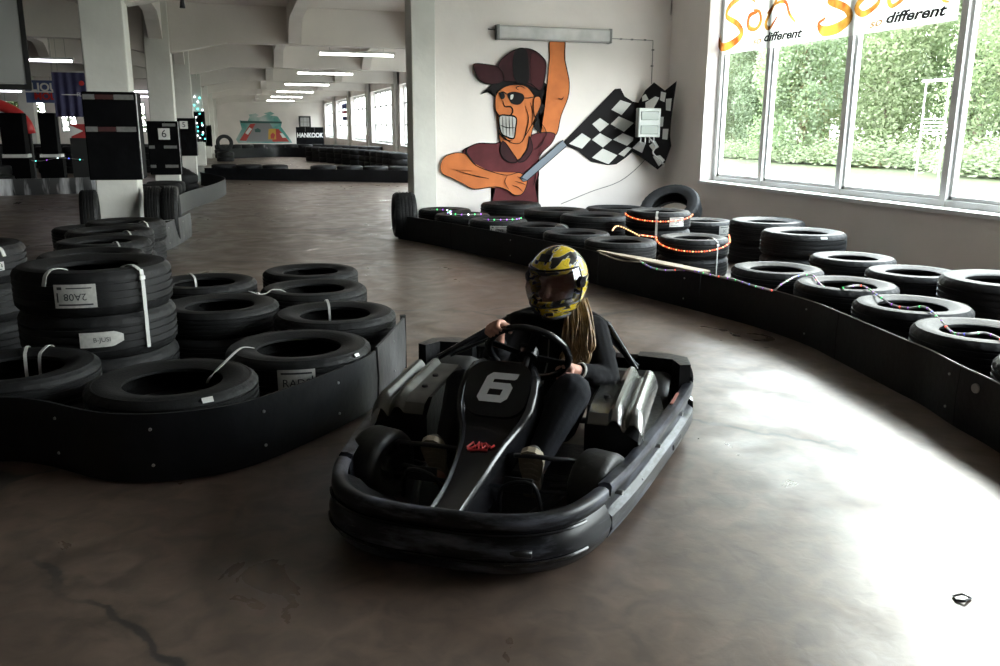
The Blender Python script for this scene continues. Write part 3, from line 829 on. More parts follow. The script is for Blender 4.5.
light_string([(2.22, 10.45, .371), (2.36, 10.32, .374), (2.40, 10.15, .372), (2.30, 9.90, .372), (2.42, 9.70, .374), (2.66, 9.72, .372)], 'small coloured lights on the tyres next to the upright tyre', ['green', 'violet', 'white'], .08, .009, group=None)
light_string([(2.52, 9.15, .371), (2.66, 9.04, .375), (2.86, 9.06, .373), (2.98, 9.2, .371)], 'short coloured light cable on the tyre rim below the cartoon', ['violet', 'green', 'violet'], .07, .009)
# small litter on the floor
tag(MB().grid([[at_z(952, 597, .004), at_z(958, 592, .012)], [at_z(962, 600, .016), at_z(966, 592, .006)], [at_z(972, 601, .003), at_z(972, 596, .01)]]) and
    MB().tube([at_z(953, 596, .004), at_z(962, 594, .014), at_z(971, 598, .004), at_z(965, 601, .008), at_z(956, 600, .004)], .004, n=5, closed=True).build('litter', M['ink']), 'small dark scrap lying on the bright floor at lower right', 'scrap')
# ================================================================= PADDED COLUMNS
def number_sign(parent, txt, c, s_, flip=False):
    sg = MB().box(c, (s_, .012, s_), bev=.002).build('sign', M['white'], parent)
    me = text_mesh(txt, s_ * .95, extrude=.001); me.materials.clear(); me.materials.append(M['ink'])
    for v in me.vertices: v.co = (v.co.x, -v.co.z, v.co.y)
    o = link_mesh('numeral', me, None, sg); o.location = (c[0], c[1] - .008, c[2]); return sg
def pad(xc, yc, z0, z1, w_, label, tapes=(), sign=None, foil=True, w2=None):
    w2 = w2 or w_
    r = empty('column_padding', (xc, yc, z0)); h_ = z1 - z0
    for sx, sy, d in ((0, -1, (w_, .05, h_)), (0, 1, (w_, .05, h_)), (-1, 0, (.05, w2 - .1, h_)), (1, 0, (.05, w2 - .1, h_))):
        MB().box((sx * (w_ / 2 - .025), sy * (w2 / 2 - .025), h_ / 2), d, bev=.012).build('foam_panel', M['foam'], r)
    for zf, kinds in tapes:
        for x0, x1, k in kinds:
            MB().box((w_ * (x0 + x1) / 2 - w_ / 2, -w2 / 2 - .002, h_ * zf), (w_ * (x1 - x0), .006, .055 if k == 'tape' else .05)).build('tape_strip', M[k], r)
    if foil:
        MB().box((w_ / 2 + .001, -w2 / 2 + .04, h_ / 2), (.006, .07, h_ * .99)).build('foil_edge', M['foil'], r)
    if sign: number_sign(r, sign[0], (sign[1], -w2 / 2 - .01, sign[2] - z0), sign[3])
    return tag(r, label, 'padding')
row2 = [(.02, .24, 'tape'), (.25, .58, 'tape_red'), (.59, .96, 'tape')]
pad(-1.37, W + .0, .745, 1.72, .56, 'tall black foam padding with grey tape round the nearest white column', [(.94, row2), (.58, row2)])
pad(-1.39, W + D, .43, 1.44, .56, 'black foam padding with a big number 6 sign on the second column', [(.93, [(.5, .92, 'tape')]), (.52, [(.02, .2, 'tape'), (.5, .92, 'tape')]), (.16, [(.02, .2, 'tape'), (.5, .92, 'tape')])], ('6', .02, 1.2, .21))
pad(-1.38, W + 2 * D, .56, 1.56, .56, 'black foam padding with a partly hidden number sign on the third column', [], ('5', -.02, 1.38, .2))
pad(-1.35, W + 3 * D, .8, 1.85, .5, 'black padding hung with teal light dots on the fourth column', [], None, False)
pad(-1.36, W + 4 * D, .5, 1.4, .5, 'small black padding on the fifth column', [], None, False)
for (x, y, z0, z1, lab) in ((-6.67, W + D, .55, 1.35, 'black padding on the first column of the left wing'), (-6.67, W + 2 * D, .6, 1.45, 'black padding on the second column of the left wing')):
    pad(x, y, z0, z1, .56, lab, [], None, False)
for (px, py, Y, lab) in ((17, 137, 20, 'black padded post by the red and white arch'), (52, 137, 23, 'black padded post below the blue banner')):
    p = at_y(px, 154, Y); zt = at_y(px, 113, Y).z
    t = empty('padded_post', (p.x, Y, 0)); MB().box((0, 0, p.z / 2 - .04), (.5, .4, p.z - .08)).build('base', M['foam'], t); MB().box((0, 0, p.z - .035), (.46, .38, .07)).build('collar', M['white'], t)
    MB().box((0, 0, (p.z + zt) / 2), (.42 if px < 20 else .36, .42, zt - p.z), bev=.02).build('padding', M['foam'], t); tag(t, lab, 'post')
yy = W + 3 * D - .28
light_string([(-1.55, yy, 2.35), (-1.2, yy, 2.28), (-1.5, yy, 1.95), (-1.15, yy, 1.9), (-1.5, yy, 1.5), (-1.12, yy, 1.42), (-1.5, yy, 1.25), (-1.12, yy, 1.1), (-1.5, yy, 1.0), (-1.12, yy, .92)], 'zigzag of pale blue lights wound round the fourth column', ['white', 'teal'], .17, .028)

# ================================================================= FAR TYRE ROWS AND BARRIERS
def tyre_row(path, layers, group, label, zoff=0, gap=.70, rows=1, off=.42, skip=0, y_cut=None):
    P = [Vector((a, b, 0)) for a, b in path]; d = 0; i = 0
    for r_ in range(rows):
        acc = gap / 2
        for a, b in zip(P[:-1], P[1:]):
            L_ = (b - a).length; t = (b - a) / L_; n_ = Vector((-t.y, t.x, 0)); n_ = n_ if n_.y > 0 else -n_
            while acc < L_ - .2:
                p = a + t * acc + n_ * (off + r_ * .7); acc += gap
                if rty.random() < skip: continue
                for k in range(layers):
                    tyre(p.x + rty.uniform(-.02, .02), p.y + rty.uniform(-.02, .02), zoff + .19 * (k + .5), 'S', label, group, far=True)
            acc = max(gap * .75, acc - L_)
RA = [(-.9, 23.9), (1.4, 22.9), (4.0, 21.6), (4.9, 21.0)]
band('track_barrier', RA, 0, .30, .02, 'dark barrier strip crossing the middle of the hall, in front of the second tyre row', mats='band', bolts=False, face=1)
tyre_row(RA, 2, 'tyres behind the barrier across the hall', 'dark tyre lying behind the barrier that crosses the middle of the hall')
RAl = [(-3.1, 25.1), (-2.1, 24.7), (-1.2, 24.1)]
I2 = [(-.95, 13.6), (-.88, 15.0), (-.42, 17.6), (-.35, 19.5), (-.9, 21.6)]
band('track_barrier', I2, 0, .30, .015, 'dark barrier strip right of the second padded column', mats='band', bolts=False, face=-1 if False else 1)
tyre_row([(-1.35, 13.6), (-1.3, 17.6)], 2, 'tyres beside the second padded column', 'dark tyre in the row leading to the second padded column', off=0)
tyre_row([(-1.15, 19.0), (-1.7, 23.3)], 2, 'tyres beyond the second padded column', 'dark tyre beyond the second padded column', off=0)
RBk = [(-.45, 39.3), (1.5, 41.5), (3.2, 40.2), (4.9, 36.0)]
band('track_barrier', RBk, 0, .42, .02, 'far dark barrier strip before the end of the hall', bolts=False)
tyre_row(RBk, 3, 'tyres behind the far barrier', 'small dark tyre behind the far barrier near the end of the hall', gap=.74, off=.66)
RD = [(5.2, 24.8), (4.2, 29.5), (2.8, 35.5)]
tyre_row([(4.75, 27.0), (4.2, 31.5), (2.6, 37)], 3, 'tyres along the hall under the far windows', 'dark tyre in the row running back under the far windows', off=.1, gap=.75)
RC = [(-.7, 50), (2, 51.5), (4.9, 50.3)]
band('track_barrier', RC, 0, .38, .02, 'last dark barrier strip in front of the end wall painting', bolts=False)
tyre_row(RC, 2, 'tyres before the end wall painting', 'tiny dark tyre stacked in front of the end wall painting', gap=.8, off=.62)
tyre(-.55, 36.5, .71, 'S', 'dark tyre standing upright by the far end of the column row', None, far=True).rotation_euler = (PI / 2, 0, .1)
stack('f1', -.55, 36.5, 2, 'S', 'under the upright tyre by the far column row', 'far stack by the column row', z0=.0)
for t_ in STK['f1'][5]: pass
# left wing
LD = [(-9.5, 18.3), (-6.5, 18.7), (-4.4, 19.1), (-3.0, 19.5), (-2.2, 20.4)]
def painted_reflections():  # whitish upright streaks are reflections painted into the base colour
    m = mat('reflection_painted_plastic', (.03, .03, .032), .4)
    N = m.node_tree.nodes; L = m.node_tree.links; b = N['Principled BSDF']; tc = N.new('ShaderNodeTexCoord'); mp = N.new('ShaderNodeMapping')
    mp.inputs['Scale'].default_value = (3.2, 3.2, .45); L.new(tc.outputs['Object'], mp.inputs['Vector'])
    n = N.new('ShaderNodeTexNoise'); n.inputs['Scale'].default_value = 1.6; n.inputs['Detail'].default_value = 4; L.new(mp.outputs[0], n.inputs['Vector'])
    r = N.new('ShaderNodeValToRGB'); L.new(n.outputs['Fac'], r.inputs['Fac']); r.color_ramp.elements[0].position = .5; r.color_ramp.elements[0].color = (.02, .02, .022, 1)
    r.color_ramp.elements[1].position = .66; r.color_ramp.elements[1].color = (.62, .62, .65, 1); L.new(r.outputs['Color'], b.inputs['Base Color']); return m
M['painted_reflections'] = painted_reflections()
band('track_barrier', LD, 0, .32, .02, 'dark barrier strip with painted whitish reflections across the left background', mats='painted_reflections', bolts=False)
tyre_row(LD[:3], 3, 'tyres behind the smeared barrier at the left', 'dark tyre behind the streaked barrier in the left background')
tyre_row([(-10.5, 27.3), (-2.2, 27.6)], 4, 'tyre row in the left wing', 'dark tyre in the second row of the left wing')
tyre_row([(-11.5, 31), (-2.2, 31)], 4, 'far tyre row in the left wing', 'dark tyre in the far row of the left wing', gap=.8)
light_string([at_y(2, 163, 20), at_y(20, 160, 20), at_y(40, 161, 20), at_y(60, 158, 20), at_y(84, 160, 20)], 'row of faint blue and white lights over the tyres at the left', ['white', 'blue', 'teal', 'violet'], .21, .013)

# ================================================================= BANNERS, SCREEN, SIGNS
def wall_text(txt, size, loc, parent, m, shear=0, rz=0, offset=0, name='lettering', sx=1):
    me = text_mesh(txt, size, shear=shear, extrude=.002, offset=offset); me.materials.clear(); me.materials.append(M[m])
    for v in me.vertices: v.co = (v.co.x * sx, -v.co.z, v.co.y)
    o = link_mesh(name, me, None, parent); o.location = loc; o.rotation_euler = (0, 0, rz); return o
M['banner_blue'] = mat('blue_banner', (.06, .09, .22), .7, var=(2, .2))
M['banner_navy'] = mat('navy_banner', (.035, .035, .10), .7, var=(2, .3))
M['screen'] = mat('projection_screen', (.30, .30, .29), .8)
# projection screen, top left
a, b = at_y(18, 8, W - 1.4), at_y(27, 84, W - 1.4)
r = empty('projection_screen', (a.x - .9, W - 1.4, b.z))
hh = a.z - b.z + .3
MB().box((0, 0, hh / 2), (1.8, .01, hh)).build('canvas', M['screen'], r)
fr = MB(); fr.box((.92, 0, hh / 2), (.045, .02, hh + .04)); fr.box((-.92, 0, hh / 2), (.045, .02, hh + .04)); fr.box((0, 0, -.03), (1.88, .03, .05))
fr.build('border', M['dark'], r); MB().box((0, 0, hh + .07), (2.0, .12, .12), bev=.01).build('case', M['column'], r)
mb = MB(); mb.cyl((-.8, 0, hh + .1), (-.8, 0, ZC - b.z), .01, n=6); mb.cyl((.8, 0, hh + .1), (.8, 0, ZC - b.z), .01, n=6); mb.build('hanger', M['cable'], r)
tag(r, 'hanging projection screen with black border at the top left corner', 'screen')
def cloth(w_, h_, name, m, parent, amp=.03, waves=5):
    hg = MB()
    for sx in (-.46, .46): hg.cyl((sx * w_, .0, h_ - .01), (sx * w_, 0, ZC - parent.location.z), .006, n=6)
    hg.build('hanger', M['cable'], parent)
    rows = []
    for i in range(25):
        u = i / 24; rows.append([Vector(((u - .5) * w_, amp * sin(u * waves * 6.28) * (.3 + .7 * (1 - j / 8)), j / 8 * h_)) for j in range(9)])
    rows2 = [[p + Vector((0, .006, 0)) for p in r_] for r_ in rows]
    mb = MB(); mb.grid(rows); mb.grid(rows2); return mb.build(name, M[m], parent, smooth=3.2, fix=False)
a, b = at_y(24, 80, 24.4), at_y(56, 103, 24.4)
r = empty('banner', ((a.x + b.x) / 2, 24.4, b.z)); cloth(b.x - a.x, a.z - b.z, 'cloth', 'banner_blue', r, .004, 1)
w_, h_ = b.x - a.x, a.z - b.z
wall_text('LIQUI', h_ * .5, (w_ * .22, -.03, h_ * .68), r, 'white', offset=.008); wall_text('MOLY', h_ * .42, (w_ * .25, -.03, h_ * .28), r, 'red', offset=.008)
MB().box((0, -.012, h_ * .49), (w_, .006, .03)).build('stripe', M['white'], r)
tag(r, 'blue banner with white and red lettering hanging in the left background', 'banner')
a, b = at_y(51, 72, 22.5), at_y(90, 117, 22.5)
r = empty('banner', ((a.x + b.x) / 2, 22.5, b.z)); cloth(b.x - a.x, a.z - b.z, 'cloth', 'banner_navy', r, .035, 4)
w_, h_ = b.x - a.x, a.z - b.z
MB().sphere((w_ * .36, -.05, h_ * .76), .06, 2, (1, .15, 1)).build('emblem', M['red'], r); wall_text('FIA', .12, (w_ * .3, -.06, h_ * .5), r, 'white')
MB().box((0, -.045, h_ * .5), (w_ * .5, .006, .02)).build('stripe', M['white'], r)
tag(r, 'dark navy draped banner left of the nearest padded column', 'banner')
a, b = at_y(-20, 104, 26), at_y(8, 117, 26)
r = empty('banner', ((a.x + b.x) / 2, 26, b.z)); cloth(b.x - a.x, a.z - b.z, 'cloth', 'banner_blue', r, .004, 1); tag(r, 'blue banner strip at the left edge behind the arch', 'banner')
# red and white arch
p = at_y(0, 125, 21.6); r = empty('arch', (p.x - .35, 21.6, 0)); zt = at_y(0, 105, 21.6).z; zb_ = at_y(20, 128, 21.6).z
mb = MB(); Rr = .92
mb.tube([(Rr * cos(t), 0, zb_ - .12 + Rr * .72 * sin(t)) for t in [PI * i / 20 for i in range(21)]], .12, n=12); mb.build('red_arch', mat('red_arch_vinyl', (.5, .03, .03), .4), r, smooth=3.2)
mb = MB()
mb.prism([((Rr - .09) * cos(PI * i / 20), (Rr - .09) * .72 * sin(PI * i / 20)) for i in range(21)], Matrix.Translation((0, .02, zb_ - .12)) @ Matrix.Rotation(PI / 2, 4, 'X'), .04)
mb.build('white_field', M['white'], r)
mb = MB(); mb.cyl((-Rr, 0, 0), (-Rr, 0, zb_ - .1), .04); mb.cyl((Rr, 0, 0), (Rr, 0, zb_ - .1), .04); mb.build('leg', M['dark'], r)
for i in range(5):
    t = PI * (.12 + .15 * i); MB().sphere((Rr * cos(t), -.08, zb_ - .12 + Rr * .72 * sin(t)), .05, 2, (1, .3, .8)).build('white_patch', M['white'], r)
tag(r, 'red and white arched sign at the left edge of the background', 'sign')
# arrow board beside the near column
a, b = at_y(71, 124, 20.6), at_y(84, 138, 20.6); s_ = a.z - b.z
r = empty('arrow_sign', ((a.x + b.x) / 2, 20.6, b.z)); w_ = (b.x - a.x) + .12
MB().box((0.04, 0, s_ / 2), (w_, .02, s_)).build('board', mat('red_arrow_board', (.35, .03, .03), .5), r)
MB().prism([(-w_ / 2 + .04, .03), (w_ / 2 - .06, s_ / 2), (-w_ / 2 + .04, s_ - .03)], Matrix.Translation((0, -.012, 0)) @ Matrix.Rotation(PI / 2, 4, 'X'), .004).build('arrow', M['white'], r)
MB().box((0, .06, -b.z / 2), (.34, .08, b.z)).build('stand', M['dark'], r)
tag(r, 'red board with a white arrow left of the nearest padded column', 'sign')
# banner on the far end and frame above it
a, b = at_y(295, 127, YE - 2.5), at_y(331, 146, YE - 2.5)
r = empty('banner', ((a.x + b.x) / 2 - .2, YE - 2.5, 0)); w_ = b.x - a.x - .5
MB().box((0, 0, a.z / 2), (w_, .1, a.z), bev=.02).build('panel', M['foam'], r)
wall_text('HANKOOK', .42, (0, -.06, .80), r, 'white', offset=.008, sx=.78)
for i in range(1, 3): MB().box((-w_ / 2 + i * w_ / 3, -.055, a.z - .15), (.02, .02, .28)).build('fold', M['tape'], r)
tag(r, 'black barrier banner with white capital lettering at the end of the hall', 'banner')
a, b = at_y(298.5, 116, YE - .6), at_y(311, 128, YE - .6)
r = empty('picture_frame', ((a.x + b.x) / 2, YE - .62, b.z)); w_, h_ = b.x - a.x, a.z - b.z
fr = MB(); t_ = .1
fr.box((0, 0, t_ / 2), (w_, .08, t_)); fr.box((0, 0, h_ - t_ / 2), (w_, .08, t_)); fr.box((-w_ / 2 + t_ / 2, 0, h_ / 2), (t_, .08, h_)); fr.box((w_ / 2 - t_ / 2, 0, h_ / 2), (t_, .08, h_))
fr.build('frame', M['dark'], r); MB().box((0, .02, h_ / 2), (w_ - .1, .02, h_ - .1)).build('pane', M['screen'], r)
fr = MB(); fr.box((-.1, -.01, h_ / 2), (.04, .05, h_)); fr.box((.15, -.01, h_ * .55), (.04, .05, h_ * .8)); fr.box((0, -.01, h_ / 2), (w_, .05, .04)); fr.build('bars', M['tape'], r)
MB().box((0, 0, -.35), (.1, .08, .7)).build('stand', M['dark'], r)
tag(r, 'dark framed board standing above the lettered banner at the hall end', 'board')
# race track painting on the end wall (thin painted panels)
yM = YE - .012
def wp(zx, zy, y=yM):      # coordinates read off the painting
    return at_y(190 + zx / 4.348, 60 + zy / 4.348, y)
def panel(name, poly, m, parent, y, t=.01):
    P = [wp(a, b, y) for a, b in poly]
    mb = MB(); A = [mb.bm.verts.new(p) for p in P]; B = [mb.bm.verts.new(p + Vector((0, t, 0))) for p in P]
    mb._f(A); mb._f(B[::-1])
    for i in range(len(A)): mb._f([A[i], A[(i + 1) % len(A)], B[(i + 1) % len(A)], B[i]])
    return mb.build(name, m, parent)
def spray(name, c, s=7):
    m = mat(name, c, .8); N = m.node_tree.nodes; L = m.node_tree.links; b = N['Principled BSDF']; tc = N.new('ShaderNodeTexCoord')
    n = N.new('ShaderNodeTexNoise'); n.inputs['Scale'].default_value = s; n.inputs['Detail'].default_value = 5; L.new(tc.outputs['Object'], n.inputs['Vector'])
    r_ = N.new('ShaderNodeValToRGB'); L.new(n.outputs['Fac'], r_.inputs['Fac']); r_.color_ramp.elements[0].position = .38; r_.color_ramp.elements[0].color = (*c, 1)
    r_.color_ramp.elements[1].position = .7; r_.color_ramp.elements[1].color = (.6, .62, .6, 1); L.new(r_.outputs['Color'], b.inputs['Base Color']); return m
teal = spray('teal_spray', (.08, .30, .27), .8)
P_ = panel('wall_painting', [(200, 345), (225, 300), (215, 262), (250, 268), (262, 240), (300, 250), (330, 238), (380, 245), (400, 272), (395, 290), (425, 330), (445, 360), (210, 362)], teal, None, yM)
grey = mat('track_grey', (.22, .22, .23), .8); redp = mat('painted_red', (.38, .05, .04), .8); yel = mat('painted_yellow', (.5, .3, .05), .8); grn = mat('painted_dark_green', (.03, .09, .08), .8)
panel('asphalt', [(285, 275), (345, 272), (400, 355), (245, 355)], grey, P_, yM - .012)
panel('kerb', [(215, 350), (262, 278), (285, 276), (245, 352)], redp, P_, yM - .014); panel('kerb', [(345, 300), (385, 300), (432, 355), (360, 355)], redp, P_, yM - .014)
panel('kerb_white', [(240, 318), (258, 292), (270, 300), (252, 325)], M['white'], P_, yM - .018); panel('kerb_white', [(390, 318), (402, 318), (418, 338), (402, 338)], M['white'], P_, yM - .018)
panel('shape', [(342, 300), (372, 298), (375, 345), (340, 345)], yel, P_, yM - .02); panel('shape', [(350, 325), (360, 315), (370, 325), (365, 342), (352, 342)], redp, P_, yM - .024)
panel('car_shape', [(280, 302), (295, 296), (308, 304), (306, 314), (284, 314)], grn, P_, yM - .02); panel('tree_line', [(218, 264), (400, 268), (398, 276), (220, 274)], grn, P_, yM - .016)
panel('cloud', [(255, 238), (285, 232), (300, 240), (285, 248), (260, 246)], teal, P_, yM - .016); panel('cloud', [(320, 232), (350, 224), (368, 234), (345, 242)], teal, P_, yM - .016)
tag(P_, 'teal and red race track painting on the end wall of the hall', 'painting')

# ================================================================= CEILING LIGHTS
def tube_light(x, y, z, L_, label, group, m='tube_on', rz=0):
    r = empty('ceiling_light', (x, y, z), rz)
    MB().box((0, 0, .075), (L_, .09, .05), bev=.006).build('housing', M['lamp_body'], r)
    MB().cyl((-L_ / 2 + .03, -.0, .03), (L_ / 2 - .03, 0, .03), .028, n=12).build('tube', M[m], r, smooth=.8)
    for sx in (-1, 1): MB().box((sx * (L_ / 2 - .015), 0, .035), (.03, .07, .06)).build('end_cap', M['lamp_body'], r)
    mb = MB(); mb.cyl((-L_ * .35, 0, .1), (-L_ * .35, 0, ZC - z), .006, n=6); mb.cyl((L_ * .35, 0, .1), (L_ * .35, 0, ZC - z), .006, n=6); mb.build('hanger', M['cable'], r)
    return tag(r, label, 'light', group)
LN = ['nearest', 'second', 'third', 'fourth', 'fifth', 'farthest']
for k in range(6):
    y = W + (k + 1) * D + 1.4
    tube_light(2.58, y, 2.86, 1.66, 'lit fluorescent tube under the hall ceiling, %s of the receding row' % LN[k], 'fluorescent lights down the hall')
for i, (px, py, Y) in enumerate(((47, 62, 20), (73, 75.5, 25), (5, 92, 31), (40, 96, 33), (143, 92.5, 33), (143, 97.5, 38 - 2.5))):
    p = at_y(px, py, Y)
    tube_light(p.x, Y, p.z, 1.0, 'lit bluish tube in the left wing, ' + ['beside the projection screen', 'above the navy banner', 'low at the left edge', 'below the blue banner', 'upper one right of the padded column', 'lower one right of the padded column'][i], 'left wing lights', 'tube_cool')
for x, y in ((1.2, 4.6), (2.9, -3), (-6, 8), (-6, 2)):
    pass
r = empty('ceiling_speaker', (at_y(182, 0, 9.5).x, 9.5, at_y(182, 8, 9.5).z))
MB().cyl((0, 0, 0), (0, 0, .14), .028, .008, n=16).build('cone', M['dark'], r); MB().cyl((0, 0, .13), (0, 0, ZC - r.location.z), .004, n=6).build('cord', M['dark'], r)
tag(r, 'small black cone hanging from the ceiling above the column row', 'lamp')

# ================================================================= WALL PICTURE
def mp(zx, zy, y): return at_y(380 + zx / 3.028, 20 + zy / 3.028, y)
def mp8(zx, zy, y): return at_y(540 + zx / 4.1625, 40 + zy / 4.1625, y)
OUT = mat('black_outline_paint', (.007, .006, .006), .7, spec=.15)
def cut(name, poly, m, parent, lay, f=mp, outline=True, sm=True, t=.012, yfun=None, w_=.006):
    y0_ = W - .004 - lay * .006
    P = [f(a, b, y0_ if yfun is None else yfun(a) - lay * .004) for a, b in poly]
    if sm: P = smooth_path(P, 4, closed=True)
    mb = MB(); A = [mb.bm.verts.new(p) for p in P]; B = [mb.bm.verts.new(p + Vector((0, .006, 0))) for p in P]
    mb._f(A); mb._f(B[::-1])
    for i in range(len(A)): mb._f([A[i], A[(i + 1) % len(A)], B[(i + 1) % len(A)], B[i]])
    bmesh.ops.triangulate(mb.bm, faces=[q for q in mb.bm.faces if len(q.verts) > 4])
    o = mb.build(name, m, parent)
    if outline: MB().tube(P, w_, n=5, closed=True).build('outline', OUT, o)
    return o
def line(pts, parent, lay, r_=.005, f=mp, name='ink_line', m=None):
    P = smooth_path([f(a, b, W - .004 - lay * .006) for a, b in pts], 4)
    n = len(P); MB().tube(P, [r_ * (.35 + .65 * sin(PI * min(.95, max(.05, i / (n - 1))))) for i in range(n)], n=5).build(name, m or OUT, parent)
skin = mat('orange_skin_paint', (.50, .150, .045), .7, var=(6, .12), spec=.2); maroon = mat('maroon_paint', (.085, .016, .020), .7, var=(5, .2), spec=.2); capm = mat('cap_maroon_paint', (.034, .007, .010), .7, var=(5, .3), spec=.2)
hairm = mat('painted_black_hair', (.007, .006, .007), .7, spec=.15); teeth = mat('teeth_paint', (.52, .52, .5), .5); poleM = mat('grey_blue_paint', (.12, .15, .19), .5)
fig = cut('wall_figure', [(268, 385), (300, 373), (350, 374), (372, 366), (400, 383), (460, 348), (500, 340), (530, 346), (518, 375), (492, 400), (478, 430), (481, 470), (470, 500), (478, 545), (476, 588), (400, 590), (338, 590), (336, 555), (347, 520), (345, 470), (300, 446), (262, 425), (250, 398)], maroon, None, 2)
cut('raised_arm', [(515, 62), (558, 62), (558, 110), (566, 150), (573, 190), (569, 235), (548, 290), (535, 345), (510, 352), (476, 340), (488, 295), (500, 240), (508, 170), (513, 110)], skin, fig, 1)
cut('neck', [(368, 330), (470, 290), (462, 330), (445, 395), (415, 424), (392, 402), (368, 378)], skin, fig, 3)
cut('collar', [(372, 366), (400, 400), (416, 428), (390, 430), (365, 405)], capm, fig, 4); cut('collar', [(452, 352), (446, 395), (418, 428), (440, 425), (462, 390)], capm, fig, 4)
cut('hair', [(345, 190), (318, 213), (303, 226), (338, 214), (342, 228), (352, 240), (372, 232), (440, 222), (462, 240), (468, 330), (488, 345), (480, 300), (500, 262), (488, 250), (503, 235), (495, 205), (506, 195), (480, 175), (400, 170)], hairm, fig, 3, outline=False, sm=False)
cut('face', [(350, 232), (368, 208), (400, 196), (440, 200), (462, 222), (470, 240), (472, 290), (455, 325), (440, 350), (425, 372), (400, 372), (372, 352), (360, 338), (362, 300), (350, 276)], skin, fig, 5)
cut('ear', [(465, 240), (482, 232), (488, 250), (480, 275), (468, 292)], skin, fig, 6)
cut('cap', [(356, 150), (362, 128), (380, 108), (405, 92), (437, 86), (468, 93), (492, 112), (503, 132), (500, 170), (492, 205), (480, 212), (455, 192), (410, 186), (372, 186), (356, 176)], capm, fig, 7)
cut('cap_brim', [(283, 140), (290, 132), (320, 134), (358, 142), (374, 165), (372, 185), (345, 194), (315, 190), (293, 170)], capm, fig, 8)
cut('cap_panel', [(410, 92), (440, 87), (450, 130), (448, 190), (412, 186), (402, 140)], hairm, fig, 8, outline=False)
cut('cap_side', [(458, 105), (485, 115), (498, 140), (488, 200), (460, 190)], mat('cap_side_paint', (.055, .011, .014), .7, spec=.2), fig, 8, outline=False)
cut('sunglasses', [(386, 224), (405, 217), (432, 224), (436, 240), (422, 256), (402, 254), (392, 242)], hairm, fig, 7, outline=False); line([(432, 236), (450, 236), (470, 232)], fig, 7, .008); line([(384, 226), (374, 218), (360, 222)], fig, 7, .007)
cut('glasses_lens', [(362, 222), (374, 220), (378, 234), (368, 240)], hairm, fig, 7, outline=False); cut('glint', [(396, 228), (404, 226), (402, 238), (396, 240)], teeth, fig, 9, outline=False)
line([(372, 244), (378, 262), (395, 262), (402, 276), (392, 290), (376, 286)], fig, 6, .010); line([(352, 276), (362, 290), (374, 286)], fig, 6, .007); line([(440, 260), (450, 300), (440, 345), (430, 370)], fig, 6, .007); line([(455, 250), (462, 280), (460, 320)], fig, 6, .006); line([(362, 345), (380, 362), (402, 366)], fig, 6, .006); line([(420, 212), (412, 205), (426, 200), (440, 208)], fig, 7, .007)
mo = cut('teeth', [(361, 293), (385, 289), (412, 296), (410, 330), (405, 358), (385, 354), (366, 340)], teeth, fig, 6, w_=.010)
for x in (371, 381, 391, 401): line([(x, 292), (x + 2, 352)], fig, 8, .006)
line([(364, 318), (385, 326), (408, 326)], fig, 8, .006)
line([(480, 300), (500, 330), (505, 350)], fig, 4, .006); line([(538, 236), (550, 240), (556, 232)], fig, 4, .006); line([(500, 350), (490, 375), (470, 392)], fig, 4, .006); line([(460, 450), (472, 470), (465, 500)], fig, 4, .006)
cut('left_arm', [(183, 450), (186, 430), (200, 412), (232, 402), (262, 408), (290, 440), (340, 460), (385, 470), (420, 462), (440, 474), (446, 492), (432, 525), (408, 530), (385, 515), (350, 505), (285, 512), (252, 496), (215, 478), (192, 468)], skin, fig, 5)
line([(268, 385), (262, 402), (290, 440)], fig, 6, .014); line([(385, 472), (378, 490), (390, 512)], fig, 7, .006); line([(400, 500), (420, 508), (432, 520)], fig, 8, .005); line([(408, 488), (430, 494), (442, 500)], fig, 8, .005); line([(415, 474), (432, 480), (444, 484)], fig, 8, .005); line([(230, 455), (280, 470), (330, 480)], fig, 7, .006)
tag(fig, 'painted cut-out of a grinning cartoon man in maroon cap and sunglasses on the white wall', 'wall art')
flg = cut('wall_flag', [(555, 372), (565, 381), (600, 395), (640, 428), (690, 438), (715, 436), (745, 415), (764, 398), (782, 340), (790, 252), (765, 248), (740, 232), (728, 208), (712, 210)], hairm, None, 2, sm=False)
cut('pole', [(424, 478), (434, 490), (446, 486), (566, 381), (553, 364)], poleM, flg, 6, sm=False)
for k, q in enumerate(([(298, 290), (335, 250), (380, 265), (340, 312)], [(218, 350), (250, 325), (287, 350), (250, 382)], [(295, 350), (328, 318), (390, 345), (350, 382)], [(122, 432), (175, 388), (212, 412), (175, 452)], [(217, 415), (250, 388), (300, 415), (262, 447)], [(305, 415), (345, 388), (397, 410), (362, 440)], [(217, 490), (262, 452), (322, 480), (285, 517)], [(327, 475), (365, 445), (382, 450), (350, 485)])):
    cut('white_check', q, teeth, flg, 3.2, f=mp8, outline=False, sm=False)
tag(flg, 'black and white checkered flag cut-out on a grey blue pole held by the cartoon man', 'wall art')
yf = lambda a: W - .05 - .42 * max(0, (a - 400)) / 170
fl2 = cut('wall_flag', [(412, 258), (440, 210), (475, 178), (520, 212), (568, 172), (556, 250), (545, 330), (540, 400), (545, 440), (520, 510), (490, 538), (440, 500), (395, 470), (380, 462), (408, 420)], hairm, None, 0, f=mp8, sm=False, yfun=yf)
